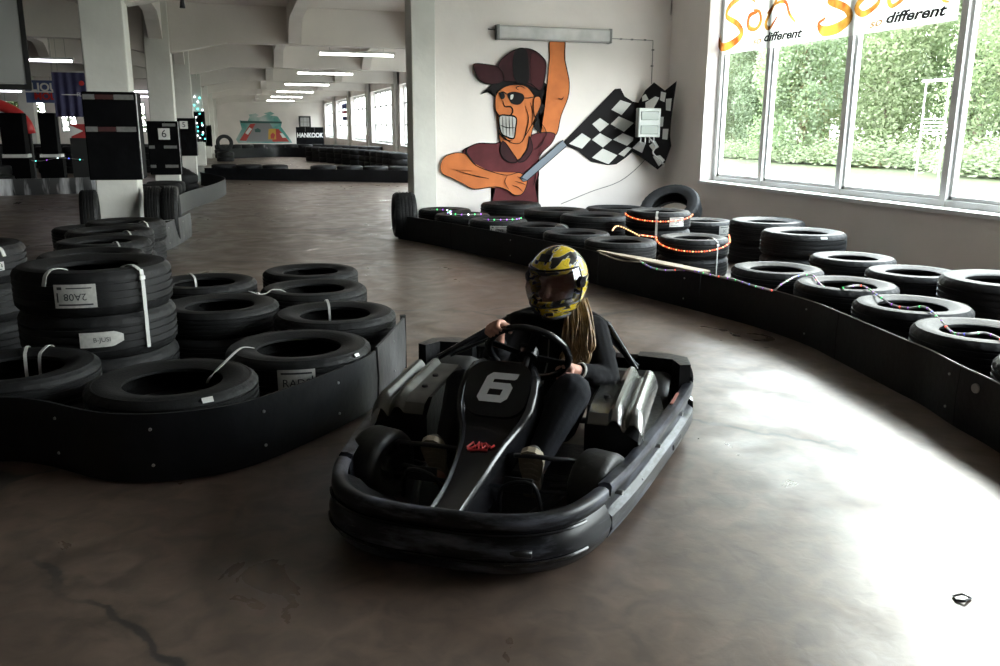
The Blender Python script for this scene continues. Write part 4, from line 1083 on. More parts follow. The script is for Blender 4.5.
for q in ([(440, 260), (480, 235), (497, 240), (472, 286), (440, 285)], [(505, 215), (525, 220), (518, 258), (500, 250)], [(525, 245), (548, 243), (543, 295), (525, 292)], [(500, 320), (515, 320), (512, 360), (500, 360)], [(512, 370), (535, 370), (530, 415), (510, 412)], [(385, 450), (415, 420), (440, 430), (425, 470)], [(455, 440), (480, 420), (495, 445), (470, 460)], [(470, 485), (500, 480), (520, 500), (495, 525)], [(425, 235), (440, 225), (452, 248), (427, 256)]):
    cut('white_check', q, teeth, fl2, 1.6, f=mp8, outline=False, sm=False, yfun=yf)
tag(fl2, 'folded end of the checkered flag cut-out standing into the wall corner', 'wall art')
# grey green electrical box over the flag
yb = W - .42
a, b = mp8(412, 283, yb), mp8(498, 405, yb); w_, h_ = b.x - a.x, a.z - b.z
r = empty('electrical_box', ((a.x + b.x) / 2, yb + .04, b.z))
MB().box((0, .0, h_ / 2), (w_, .10, h_), bev=.01).build('case', mat('electrical_case', (.36, .38, .36), .4), r)
for k in (0, 1): MB().box((0, -.054, h_ * (.26 + .48 * k)), (w_ * .8, .016, h_ * .30), bev=.006).build('cover', mat('smoky_cover_%d' % k, (.11, .14, .12), .25), r)
mb = MB(); 
for k in range(4): mb.cyl((-w_ * .3 + k * w_ * .2, 0, -.07), (-w_ * .3 + k * w_ * .2, 0, .01), .009, n=8)
mb.build('cable_gland', M['white'], r)
MB().box((0, .13, h_ / 2), (w_ * .6, .16, .05)).build('bracket', M['dark'], r)
tag(r, 'grey electrical box with two smoky covers mounted over the flag', 'box')
tag(MB().tube(smooth_path([mp8(455, 410, yb), mp8(480, 440, yb), mp8(470, 470, yb), mp8(500, 500, yb), mp8(515, 520, yb)], 5), .012, n=6).build('cable', M['cable']), 'grey cable curling below the electrical box', 'cable')
# unlit fixture over the picture
a, b = at_y(497, 25, W - .08), at_y(610.5, 43, W - .08)
L_ = b.x - a.x; r = empty('wall_light', ((a.x + b.x) / 2, W, (a.z + b.z) / 2)); hh = .17
MB().box((0, -.05, 0), (L_, .10, hh), bev=.008).build('housing', mat('fixture_housing', (.34, .325, .31), .5), r)
MB().box((0, -.104, 0), (L_ - .04, .012, hh * .78), bev=.003).build('cover', mat('cloudy_cover', (.44, .43, .42), .35, var=(5, .2)), r)
for sx in (-1, 1): MB().box((sx * (L_ / 2 - .01), -.06, 0), (.03, .115, hh + .01)).build('end_cap', M['tape'], r)
tag(r, 'long unlit fluorescent fixture on the wall above the cartoon figure', 'light')
P = [at_y(488, 29, W - .012), at_y(497, 30, W - .012)]
tag(MB().tube(P, .008, n=6).build('cable', M['tape']), 'short cable stub left of the unlit wall fixture', 'cable')
P = [at_y(611, 38.5, W - .012), at_y(653, 40.5, W - .012), at_y(652.5, 60, W - .012), at_y(651.5, 84, W - .012)]
r = MB().tube(P, .007, n=6).build('conduit', M['cable'])
for px, py in ((621, 39), (632, 39.5), (645, 40), (653, 50), (652, 66)): MB().box(at_y(px, py, W - .01), (.03, .02, .02)).build('clip', M['tape'], r)
tag(r, 'thin conduit running right and down from the unlit wall fixture', 'conduit')
tag(MB().tube(smooth_path([at_y(672, 92, W - .02), at_y(655, 145, W - .02), at_y(625, 178, W - .02), at_y(590, 192, W - .02), at_y(561, 204, W - .02)], 6), .005, n=6).build('cable', M['tape']), 'thin dark cable drooping across the wall below the flag', 'cable')

# ================================================================= WINDOW BANNER
XBN = XG - .045
def wz(px, py): return at_x(px, py, XBN)
M['poster'] = mat('white_window_film', (.8, .8, .78), .6)
b_ = M['poster'].node_tree.nodes['Principled BSDF']; b_.inputs['Transmission Weight'].default_value = 0
def film():
    m = M['poster']; N = m.node_tree.nodes; L = m.node_tree.links; b = N['Principled BSDF']; t = N.new('ShaderNodeBsdfTranslucent'); t.inputs['Color'].default_value = (.9, .9, .87, 1)
    mx = N.new('ShaderNodeMixShader'); mx.inputs[0].default_value = .7; L.new(b.outputs[0], mx.inputs[1]); L.new(t.outputs[0], mx.inputs[2]); L.new(mx.outputs[0], N['Material Output'].inputs['Surface'])
film()
def ink_film(name, c, c2=None):
    m = mat(name, c, .6, var=(2.2, .3) if c2 is None else None); N = m.node_tree.nodes; L = m.node_tree.links; b = N['Principled BSDF']
    t = N.new('ShaderNodeBsdfTranslucent'); t.inputs['Color'].default_value = (*c, 1)
    if c2:
        tc = N.new('ShaderNodeTexCoord'); n = N.new('ShaderNodeTexNoise'); n.inputs['Scale'].default_value = 5; L.new(tc.outputs['Object'], n.inputs['Vector'])
        r_ = N.new('ShaderNodeValToRGB'); L.new(n.outputs['Fac'], r_.inputs['Fac']); r_.color_ramp.elements[0].position = .4; r_.color_ramp.elements[0].color = (*c, 1); r_.color_ramp.elements[1].position = .6; r_.color_ramp.elements[1].color = (*c2, 1)
        L.new(r_.outputs['Color'], t.inputs['Color']); L.new(r_.outputs['Color'], b.inputs['Base Color'])
    mx = N.new('ShaderNodeMixShader'); mx.inputs[0].default_value = .7; L.new(b.outputs[0], mx.inputs[1]); L.new(t.outputs[0], mx.inputs[2]); L.new(mx.outputs[0], N['Material Output'].inputs['Surface']); return m
M['orange_film'] = ink_film('orange_brush_film', (.30, .07, .012), (.55, .28, .05)); M['black_film'] = ink_film('black_letter_film', (.012, .012, .014)); M['tan_film'] = ink_film('tan_letter_film', (.45, .27, .1))
ztop = WTOP - .07; zbot = (wz(718, 54).z + wz(966, 21).z) / 2
ysl = [bays[1][1] - .09, ym[0] if False else 0]
yA, yBm, yC = bays[1][1] - .11, sorted(ym)[-1], sorted(ym)[-3]
bn = []
def banner_piece(y0, y1, lab):
    r = empty('window_banner', (XBN, (y0 + y1) / 2, zbot))
    MB().box((0, 0, (ztop - zbot) / 2), (.004, y1 - y0, ztop - zbot)).build('film', M['poster'], r); return tag(r, lab, 'banner')
b1 = banner_piece(sorted(ym)[-2] + .45, yA, 'white window banner with a small orange brush script, far part of the window')
b2 = banner_piece(sorted(ym)[-3] + .06, sorted(ym)[-2] + .43, 'white window banner with a large orange brush script, near part of the window')
def on_film(r, pts, widths, m, name='brush_stroke', k=0):
    """flat brush stroke lying on the film; pts are positions read off the window plane"""
    P = smooth_path([wz(a, b) for a, b in pts], 6); n = len(P); rows = []
    for i, p in enumerate(P):
        t = (P[min(i + 1, n - 1)] - P[max(i - 1, 0)]); t = Vector((0, t.y, t.z)).normalized(); nn = Vector((0, -t.z, t.y)); u = i / (n - 1) * (len(widths) - 1); j = min(int(u), len(widths) - 2); w_ = widths[j] + (widths[j + 1] - widths[j]) * (u - j)
        rows.append([p + nn * w_ + Vector((-.006 - k * .002, 0, 0)), p - nn * w_ + Vector((-.006 - k * .002, 0, 0))])
    mb = MB(); mb.grid(rows); o = mb.build(name, m, None); o.parent = r; o.matrix_parent_inverse = Matrix.Translation(-Vector(r.location)); return o
O_ = M['orange_film']
on_film(b1, [(756, 2), (746, -4), (732, 4), (727, 16), (738, 24), (742, 34), (732, 44), (722, 47), (719, 38)], [.01, .025, .035, .03, .035, .04, .05, .05, .02], O_)
on_film(b1, [(758, 12), (750, 16), (749, 27), (756, 29), (761, 22), (760, 12), (754, 10)], [.012, .03, .03, .02, .03, .02, .01], O_)
on_film(b1, [(780, -6), (771, 12), (766, 24), (770, 28), (778, 16)], [.02, .02, .03, .02, .01], O_)
on_film(b1, [(768, 14), (776, 4), (786, 2), (790, 14), (796, 22)], [.02, .015, .02, .02, .008], O_)
on_film(b2, [(866, -12), (842, -10), (830, 0), (846, 8), (850, 18), (838, 28), (824, 31), (819, 24), (826, 18)], [.02, .03, .04, .04, .045, .055, .05, .02, .01], O_)
on_film(b2, [(876, -6), (864, -2), (857, 8), (864, 14), (878, 4), (880, -6)], [.02, .03, .035, .03, .025, .02], O_)
on_film(b2, [(902, -16), (890, -2), (893, 6), (906, -4), (910, -16)], [.03, .03, .02, .02, .02], O_)
on_film(b2, [(940, -10), (944, 0), (950, 2)], [.02, .015, .005], O_)
def slanted(r, txt, pa, pb, size, m, off=0.0):
    """text from point pa to pb in the window plane"""
    A, B = wz(*pa), wz(*pb); me = text_mesh(txt, size, shear=.28, extrude=.001, offset=off, align='LEFT'); me.materials.clear(); me.materials.append(M[m])
    wd = max(v.co.x for v in me.vertices); L_ = abs(B.y - A.y); sc = L_ / wd; sl = (B.z - A.z) / L_
    for v in me.vertices: x, y, z = v.co; v.co = (-.008 - z, -x * sc, y * 1.0 + x * sc * sl)
    o = link_mesh('lettering', me, None, r); o.location = (0, A.y - r.location.y, A.z - r.location.z + 0)
slanted(b1, 'so', (753, 42), (762, 40), .11, 'tan_film', .002); slanted(b1, 'different', (764, 38), (803, 33), .13, 'black_film', .004)
slanted(b2, 'so', (870, 25), (883, 21), .11, 'tan_film', .002); slanted(b2, 'different', (886, 19), (948, 10), .13, 'black_film', .004)
# blue and red poster in a far window
ya, yb2 = 56.2, 58.6
p1, p2 = at_x(342, 103, XG - .06), at_x(349, 121, XG - .06)
r = empty('window_poster', (XG - .06, (p1.y + p2.y) / 2, (p1.z + p2.z) / 2)); w_ = abs(p1.y - p2.y); h_ = abs(p1.z - p2.z)
MB().box((0, 0, h_ * .3), (.01, w_, h_ * .28)).build('blue_field', mat('poster_blue', (.02, .05, .3), .6), r); MB().box((0, 0, -.02), (.01, w_, h_ * .16)).build('red_field', mat('poster_red', (.4, .05, .12), .6), r); MB().box((0, 0, -h_ * .35), (.01, w_ * .9, h_ * .2)).build('blue_field', mat('poster_blue_dark', (.03, .05, .2), .6), r)
tag(r, 'blue and red poster hanging in one of the far windows', 'poster')
# ================================================================= GO-KART (front axle centre at the origin, +x forward, +y to the driver's left)
KO = (.83, 2.87); KA = math.atan2(-.842, -.54)
kart = empty('go_kart', (KO[0], KO[1], 0), KA)
tag(kart, 'black rental go-kart with number 6 on its nose panel and ribbed metallic side covers', 'go-kart')
def kw(x, y, z):       # kart frame -> world
    c, s_ = cos(KA), sin(KA); return Vector((KO[0] + x * c - y * s_, KO[1] + x * s_ + y * c, z))
# ---- wrap-round bumper, four pieces sharing one outline
RING = [(.63, .0), (.625, .15), (.59, .28), (.51, .385), (.38, .455), (.19, .505), (-.05, .55), (-.35, .595), (-.68, .64), (-.92, .66), (-1.04, .62), (-1.09, .50), (-1.10, .25), (-1.10, 0)]
full = RING + [(x, -y) for x, y in RING[-2:0:-1]]
RG = smooth_path([(x, y, 0) for x, y in full], 7, closed=True)
NR = len(RG)
def sect(i):
    p = RG[i % NR]; t = (RG[(i + 1) % NR] - RG[i - 1]).normalized(); n_ = Vector((t.y, -t.x, 0))
    if n_.dot(p - Vector((-.2, 0, 0))) < 0: n_ = -n_
    return p, n_
def bumper(name, i0, i1, top, bot, prof, m, steps=None):
    rows = []
    idx = range(i0, i1 + 1)
    for q, i in enumerate(idx):
        p, n_ = sect(i); u = q / (i1 - i0); h_ = top(p) if callable(top) else top
        rows.append([p + n_ * o + Vector((0, 0, bot + (h_ - bot) * z)) for o, z in prof])
    mb = MB(); V = mb.grid(rows, closed_v=True); mb._f(V[0][::-1]); mb._f(V[-1])
    return mb.build(name, m, kart, smooth=.9)
PR = [(-.05, .93), (-.035, .985), (-.012, 1.0), (.0, .96), (.004, .82), (-.012, .70), (.0, .60), (.014, .42), (.006, .2), (-.012, .04), (-.03, .0), (-.045, .03), (-.03, .25), (-.02, .6), (-.03, .86), (-.04, .90), (-.05, .89)]
PS = [(-.05, .95), (-.03, 1.0), (-.008, 1.0), (.0, .94), (-.004, .78), (-.022, .66), (-.02, .50), (.004, .42), (.006, .2), (-.01, .02), (-.03, .0), (-.04, .1), (-.04, .45), (-.035, .8)]
k1 = 7 * 4 + 3       # front / side seam index on the +y side
k2 = 7 * 9
def tf(p): return .235 + .02 * max(0, -p.x)
fb = bumper('front_bumper', -k1, k1, .232, .035, PR, M['bumper'])
for sgn, nm in ((1, 'side_bumper'), (-1, 'side_bumper')):
    a, b = (k1 + 1, k2) if sgn > 0 else (NR - k2, NR - k1 - 1)
    sb = bumper(nm, a, b, tf, .04, PS, M['bumper'])
    for x, z in ((.18, .17), (-.25, .18), (-.62, .19)):
        i = min(range(a, b), key=lambda q: abs(RG[q].x - x)); p, n_ = sect(i); MB().cyl(p + n_ * -.03 + Vector((0, 0, z)), p + n_ * .004 + Vector((0, 0, z)), .009, n=10).build('bolt', M['bolt'], sb)
    i = min(range(a, b), key=lambda q: abs(RG[q].x + .55)); p, n_ = sect(i); q_, n2 = sect(i + 10 * sgn * 1)
    t = (q_ - p).normalized()
    # slot recess with dark insert
    MB().box(p + n_ * -.006 + Vector((0, 0, .10)), (.16, .03, .028), rz=math.atan2(t.y, t.x), bev=.008).build('slot', M['dark'], sb)
def trr(p): return .24 + .075 * min(1, max(0, (-p.x - .9) / .12))
rb = bumper('rear_bumper', k2 + 1, NR - k2 - 1, trr, .07, PS, M['kart'])
# raised rear corner blocks
for sy in (1, -1):
    pl = [(-1.07, sy * .40), (-1.075, sy * .52), (-1.03, sy * .62), (-.90, sy * .645), (-.88, sy * .60), (-.97, sy * .56), (-.99, sy * .40)]
    if sy < 0: pl = pl[::-1]
    MB().prism(pl, Matrix.Translation((0, 0, .20)), .135).build('rear_corner', M['kart_matt'], kart, smooth=.5)
# ridges along the nose bumper
for dz, o in ((.175, .004), (.09, .012)):
    pts = [sect(i)[0] + sect(i)[1] * o + Vector((0, 0, dz)) for i in range(-k1 + 6, k1 - 5)]
    MB().tube(pts, .006, n=6).build('bumper_ridge', M['kart'], fb)
# sloping top deck between the nose bumper and the floor
for sy in (1, -1):
    pts = []
    for u in range(13):
        i = int(3 + (k1 - 6) * u / 12) * sy; p, n_ = sect(i)
        inner = Vector((.30 + .20 * (1 - u / 12), sy * (.07 + .20 * u / 12), 0))
        pts.append([p - n_ * .04 + Vector((0, 0, .20)), p - n_ * .09 + Vector((0, 0, .175)), p.lerp(inner, .65) + Vector((0, 0, .125)), inner + Vector((0, 0, .10)), inner + Vector((0, 0, .09)), p - n_ * .09 + Vector((0, 0, .16))])
    mb = MB(); mb.grid(pts, closed_v=True); mb.build('front_wing', M['kart_matt'], kart, smooth=.8)
# ---- chassis
fr = MB()
def tk(pts, r=.015, n=5, closed=False): fr.tube(smooth_path(pts, n, closed), r, n=10, closed=closed)
for sy in (1, -1):
    tk([(.60, sy * .10, .075), (.40, sy * .16, .075), (.0, sy * .28, .075), (-.5, sy * .30, .075), (-1.05, sy * .30, .09)])
    tk([(.62, sy * .22, .09), (.2, sy * .44, .085), (.12, sy * .46, .085)], .011); tk([(-.05, sy * .29, .08), (-.05, sy * .55, .12)], .011); tk([(-.62, sy * .30, .08), (-.62, sy * .60, .12)], .011)
tk([(.45, -.15, .075), (.45, .15, .075)]); tk([(-.08, -.29, .075), (-.08, .29, .075)]); tk([(-.75, -.3, .08), (-.75, .3, .08)]); tk([(-1.05, -.3, .09), (-1.05, .3, .09)])
tk([(.60, -.3, .12), (.63, 0, .12), (.60, .3, .12)], .012)
fr.build('chassis_frame', M['steel'], kart, smooth=3.2)
MB().prism([(.50, -.14), (.50, .14), (-.08, .30), (-.5, .30), (-.5, -.30), (-.08, -.30)], Matrix.Translation((0, 0, .052)), .006).build('floor_tray', M['kart_matt'], kart)
# ---- wheels
def wheel(x, y, R, w_, steer, name):
    mb = MB(); h_ = w_ / 2
    prof = [(R * .5, -h_ * .8), (R * .62, -h_ * .98), (R * .86, -h_), (R * .96, -h_ * .86), (R, -h_ * .6), (R, h_ * .6), (R * .96, h_ * .86), (R * .86, h_), (R * .62, h_ * .98), (R * .5, h_ * .8), (R * .5, 0)]
    A = Matrix.Translation((x, y, R + .002)) @ Matrix.Rotation(steer, 4, 'Z') @ Matrix.Rotation(PI / 2, 4, 'X')
    mb.lathe(prof, 40, A, closed=True); o = mb.build(name, M['slick'], kart, smooth=.7)
    rm = MB(); rm.lathe([(R * .5, -h_ * .78), (R * .5, h_ * .78), (R * .46, h_ * .8), (R * .44, h_ * .5), (R * .2, h_ * .35), (R * .2, h_ * .75), (.001, h_ * .75), (.001, -h_ * .75), (R * .2, -h_ * .75), (R * .2, -h_ * .35), (R * .44, -h_ * .5), (R * .46, -h_ * .8)], 28, A, closed=True)
    rim = rm.build('rim', M['alu_dull'], o, smooth=.5)
    nt = MB(); sg = 1 if y < 0 else 1
    for s2 in (1, -1):
        for k in range(3):
            a = 2 * PI * k / 3; c = A @ Vector((R * .32 * cos(a), R * .32 * sin(a), s2 * h_ * .42)); d = A @ Vector((R * .32 * cos(a), R * .32 * sin(a), s2 * h_ * .52)); nt.cyl(c, d, .008, n=6)
    nt.build('wheel_nuts', M['chrome'], rim); return o
ST = -.30
wheel(.09, .41, .132, .13, ST, 'front_wheel'); wheel(.09, -.41, .132, .13, ST, 'front_wheel')
wheel(-.92, .46, .140, .20, 0, 'rear_wheel'); wheel(-.92, -.46, .140, .20, 0, 'rear_wheel')
mb = MB(); mb.cyl((-.92, -.5, .14), (-.92, .5, .14), .015, n=12); mb.build('rear_axle', M['chrome'], kart, smooth=.6)
mb = MB()
for sy in (1, -1): mb.cyl((.09, sy * .24, .12), (.09, sy * .37, .134), .012, n=10); mb.box((.09, sy * .335, .13), (.05, .03, .10), bev=.004); mb.cyl((.14, sy * .06, .11), (.14, sy * .34, .12), .007, n=8)
mb.build('steering_linkage', M['steel'], kart, smooth=.6)
# ---- nose fairing with number plate
ST_ = [(-.150, .478, .050, .02), (-.143, .496, .100, .03), (-.118, .489, .130, .045), (-.08, .460, .150, .06), (-.03, .414, .158, .075), (.02, .364, .152, .085), (.055, .330, .134, .09), (.085, .308, .118, .10), (.16, .280, .094, .11), (.26, .250, .078, .12), (.37, .222, .066, .115), (.48, .205, .060, .10), (.57, .198, .058, .07)]
YC = lambda x: .008 + .01 * max(0, x)
rows = []
for q, (x, z, hw, dep) in enumerate(ST_):
    x2, z2 = ST_[min(q + 1, len(ST_) - 1)][:2]; x1, z1 = ST_[max(q - 1, 0)][:2]
    t = Vector((x2 - x1, 0, z2 - z1)).normalized(); n_ = Vector((-t.z, 0, t.x)); n_ = n_ if n_.z > 0 else -n_
    ridge = .016 if q > 6 else .0
    c = Vector((x, YC(x), z)); R_ = []
    for u, v in ((-1.02, -1), (-1.0, -.35), (-.97, -.06), (-.90, .10), (-.80, .16), (-.72, .0), (-.35, .02), (0, .03), (.35, .02), (.72, .0), (.80, .16), (.90, .10), (.97, -.06), (1.0, -.35), (1.02, -1)):
        hv = v * dep if v < 0 else v * .085
        R_.append(c + Vector((0, u * hw, 0)) + n_ * hv)
    rows.append(R_)
mb = MB(); mb.grid(rows); mb.grid([[p - Vector((0, 0, .006)) for p in r_] for r_ in rows])
fair = mb.build('nose_fairing', M['kart'], kart, smooth=.75, fix=False)
# number plate lying in the upper half of the fairing
pn = Vector((.728, 0, .686)).normalized(); pt = Vector((-.686, 0, .728)).normalized()      # normal, up-slope
pc = Vector((-.030, .008, .418))
PM = Matrix(((0, pt.x, pn.x, pc.x + pn.x * .006), (1, pt.y, pn.y, pc.y), (0, pt.z, pn.z, pc.z + pn.z * .006), (0, 0, 0, 1)))
pl = []
for k in range(40):
    a = 2 * PI * k / 40; cx, cy = cos(a), sin(a); e = .55
    pl.append((.122 * abs(cx) ** e * (1 if cx > 0 else -1) * (1 - .10 * (cy < 0) * abs(cy)),   .112 * abs(cy) ** e * (1 if cy > 0 else -1)))
plate = MB().prism(pl, PM, .004).build('number_plate', M['kart'], kart, smooth=.5)
# block numeral 6, slanted
def numeral():
    o = [(-.5, -.36), (-.36, -.5), (.36, -.5), (.5, -.36), (.5, .02), (.36, .16), (-.22, .16), (-.22, .28), (.44, .28), (.5, .34), (.5, .5), (-.36, .5), (-.5, .36)]
    i = [(-.22, -.26), (-.22, -.06), (.22, -.06), (.22, -.26)]
    bm = bmesh.new(); t = .002
    def sk(p): return (p[0] * .115 + p[1] * .115 * .28, p[1] * .120)
    vo = [bm.verts.new((*sk(p), 0)) for p in o]; vi = [bm.verts.new((*sk(p), 0)) for p in i]
    es = [bm.edges.new((vo[k], vo[(k + 1) % len(vo)])) for k in range(len(vo))] + [bm.edges.new((vi[k], vi[(k + 1) % 4])) for k in range(4)]
    bmesh.ops.triangle_fill(bm, use_beauty=True, edges=es)
    me = bpy.data.meshes.new('numeral'); bm.to_mesh(me); bm.free(); return me
nm = numeral(); o = link_mesh('numeral', nm, M['number'], plate)
# viewed from the front the plate's right is kart +y
o.matrix_local = PM @ Matrix.Translation((0, .004, .0065))
# red scribble logo on the slope below the plate
lg = MB(); rl_ = random.Random(5)
lc = Vector((.19, YC(.2) , .274)); lt = Vector((-.94, 0, .34)).normalized(); ln = Vector((.34, 0, .94)).normalized()
def lp(a, b): return lc + Vector((0, a, 0)) + lt * b + ln * .004
for q, P in enumerate(([(-.045, -.01), (-.03, .02), (-.015, -.005), (-.01, .022), (0, -.012)], [(-.04, -.02), (-.01, .006), (.015, .02), (.03, .0)], [(.0, .018), (.012, -.01), (.022, .016), (.04, .002), (.048, .014)], [(-.03, -.022), (.0, -.016), (.03, -.012)])):
    lg.tube([lp(a, b) for a, b in P], .0045, n=5)
lg.build('logo', M['red'], fair)
mb = MB()
for s2, yy in ((1, .10), (-1, -.075)): mb.tube([(-.02, yy + .03, .40), (.06, yy + .012, .335), (.16, yy, .29)], .004, n=6)
# ---- steering wheel and column
wc = Vector((-.145, .095, .535)); wn = Vector((-.78, 0, .62)).normalized()     # facing the driver
u1 = Vector((0, 1, 0)); u2 = wn.cross(u1).normalized()
roll = .35
def wpnt(a, r, n_=0): a += roll; return wc + u1 * (r * cos(a)) + u2 * (r * sin(a)) + wn * n_
WR = .150
sw = MB().tube([wpnt(2 * PI * k / 40, WR) for k in range(40)], .0135, n=10, closed=True).build('steering_wheel', M['kart'], kart, smooth=3.2)
mb = MB()
for a in (0, PI, PI * 1.5): mb.tube([wpnt(a, .03, -.01), wpnt(a, WR - .005)], 0, flat=(.03, .006), up=wn)
mb.cyl(wc - wn * .02, wc + wn * .012, .035, n=20); mb.build('spokes', M['kart_matt'], sw, smooth=.5)
mb = MB(); mb.box(wc + wn * .018, (.09, .055, .012), ry=-.67, bev=.004); mb.build('hub_pad', M['kart_matt'], sw)
mb = MB(); mb.cyl(wc - wn * .02, (.12, .03, .12), .011, n=10); mb.build('steering_column', M['steel'], kart, smooth=.6)
# ---- pedals and foot hoops
for sy, lab in ((1, None), (-1, None)):
    mb = MB(); mb.tube(smooth_path([(.26, sy * .10, .08), (.28, sy * .12, .18), (.28, sy * .22, .20), (.26, sy * .25, .09)], 4), .008, n=8); mb.box((.275, sy * .17, .19), (.012, .10, .05), ry=-.3, bev=.003)
    mb.build('pedal', M['steel'], kart, smooth=.6)
    y0 = sy * .10 + .02; MB().tube(smooth_path([(.13, y0, .235), (.17, sy * .16 + .02, .255), (.16, sy * .25, .25), (.10, sy * .34, .22), (.06, sy * .36, .12)], 5), .009, n=8).build('foot_guard', M['steel'], kart, smooth=3.2)
# ---- side boxes with ribbed metal covers
def sidebox(sy, x0, x1, ym, yo, z0, z1, mcover, name):
    """x0 rear, x1 front; cover slopes down forwards; ridges run fore and aft"""
    def zt(x): return z1 + (z0 - z1) * (x1 - x) / (x1 - x0)      # z0 rear height, z1 front height
    W_ = yo - ym
    prof = [(0, 0), (.34, 0), (.37, .004), (.41, .016), (.46, .022), (.52, .018), (.57, .004), (.61, -.014), (.64, -.020), (.67, -.018), (.71, -.004), (.76, .008), (.82, .010), (.88, .003), (.93, -.012), (.97, -.030), (1.0, -.055)]
    rows = []; n = 10
    for k in range(n + 1):
        x = x0 + (x1 - x0) * k / n; dz = 0 if k < n else -.012
        rows.append([Vector((x, sy * (ym + W_ * a), zt(x) + b + dz)) for a, b in prof])
    e = [p + Vector((.022, 0, -.035)) for p in rows[-1]]; rows.append(e)
    mb = MB(); mb.grid(rows); mb.grid([[p - Vector((0, 0, .004)) for p in r_] for r_ in rows]); root = mb.build('side_cover', M[mcover], kart, smooth=.6, fix=False)
    for x in (x0 + .15, x1 - .13):
        c = Vector((x, sy * (ym + W_ * .22), zt(x))); MB().cyl(c, c + Vector((0, 0, .009)), .013, .011, n=12).build('bolt', M['dark'], root)
    b_ = MB()
    rows = []
    for x, zz in ((x0, 0), (x0 + .1, 0), (x1 - .05, 0), (x1 + .012, -.05)):
        zt_ = zt(x) - .006 + zz
        rows.append([Vector((x, sy * (ym - .012), .10)), Vector((x, sy * (ym - .012), zt_)), Vector((x, sy * (ym + W_ * .5), zt_)), Vector((x, sy * (yo - .02), zt_ - .05)), Vector((x, sy * (yo - .012), zt_ - .085)), Vector((x, sy * (yo - .05), .10))])
    V = b_.grid(rows, closed_v=True); b_._f(V[0]); b_._f(V[-1][::-1]); b_.build(name, M['kart_matt'], kart, smooth=.5)
    return root
sidebox(1, -.54, -.10, .335, .54, .385, .355, 'alu', 'engine_box')
sidebox(-1, -.46, -.06, .29, .51, .375, .34, 'alu_dull', 'tank_box')
MB().box((-.66, .60, .22), (.16, .012, .06), rz=-.08).build('sticker', mat('faded_red_sticker', (.30, .10, .08), .5), kart)
mb = MB(); mb.prism([(-.95, .50), (-.62, .56), (-.10, .545), (-.10, .50), (-.6, .48)], Matrix.Translation((0, 0, .19)), .02); mb.build('side_deck', M['kart_matt'], kart)
mb = MB(); mb.prism([(-.95, -.50), (-.62, -.58), (-.10, -.545), (-.10, -.48), (-.6, -.46)][::-1], Matrix.Translation((0, 0, .19)), .02); mb.build('side_deck', M['kart_matt'], kart)
# ---- seat shell
rows = []
for k, (x, z, hw, dp) in enumerate(((-.20, .13, .14, .04), (-.28, .10, .16, .07), (-.40, .085, .175, .10), (-.52, .10, .185, .13), (-.62, .16, .19, .13), (-.69, .26, .195, .12), (-.73, .38, .195, .09), (-.76, .48, .175, .06), (-.775, .535, .13, .03), (-.778, .55, .07, .01))):
    R_ = []
    for j in range(13):
        u = -1 + j / 6; a = abs(u)
        lift = dp * a ** 2.6
        d = Vector((0, 0, lift)) if k < 4 else Vector((lift, 0, 0)) if k > 5 else Vector((lift * .6, 0, lift * .7))
        R_.append(Vector((x, .055 + u * hw, z)) + d)
    rows.append(R_)
mb = MB(); mb.grid(rows); mb.grid([[p + Vector((-.012, 0, -.012)) for p in r_] for r_ in rows])
mb.build('seat', M['kart'], kart, smooth=3.2, fix=False)
# roll frame behind the seat: slanting flat braces each side
for sy, top, bot in ((1, (-.74, .30, .52), (-.61, .44, .37)), (-1, (-.76, -.16, .52), (-.56, -.42, .37))):
    mb = MB(); a, b = Vector(top), Vector(bot)
    mb.tube([a, a.lerp(b, .5), b], .013, n=10); mb.tube([a + Vector((-.06, -.02 * sy, -.05)), b + Vector((-.13, -.01 * sy, -.02))], .011, n=8)
    mb.tube([a + Vector((0, 0, .0)), a + Vector((-.06, -.02 * sy, -.05))], .013, n=8)
    br = mb.build('seat_brace', M['kart'], kart, smooth=.8)
    q = [a.lerp(b, .08), a.lerp(b, .98), b + Vector((-.12, -.01 * sy, -.02)), a + Vector((-.05, -.02 * sy, -.05))]
    pm = MB(); A = [pm.bm.verts.new(p + Vector((0, .004, 0))) for p in q]; B = [pm.bm.verts.new(p - Vector((0, .004, 0))) for p in q]; pm._f(A); pm._f(B[::-1])
    for k in range(4): pm._f([A[k], A[(k + 1) % 4], B[(k + 1) % 4], B[k]])
    pm.build('brace_panel', M['kart_matt'], kart)
mb = MB(); mb.tube(smooth_path([(-.76, -.16, .52), (-.80, -.05, .56), (-.80, .07, .57), (-.79, .20, .56), (-.74, .30, .52)], 5), .018, n=10); mb.build('seat_hoop', M['kart_matt'], kart, smooth=3.2)
MB().box((-1.0, -.02, .17), (.10, .5, .12), bev=.02).build('rear_guard', M['kart_matt'], kart)
MB().box((-.82, .30, .20), (.16, .18, .20), bev=.02).build('engine', M['steel'], kart)

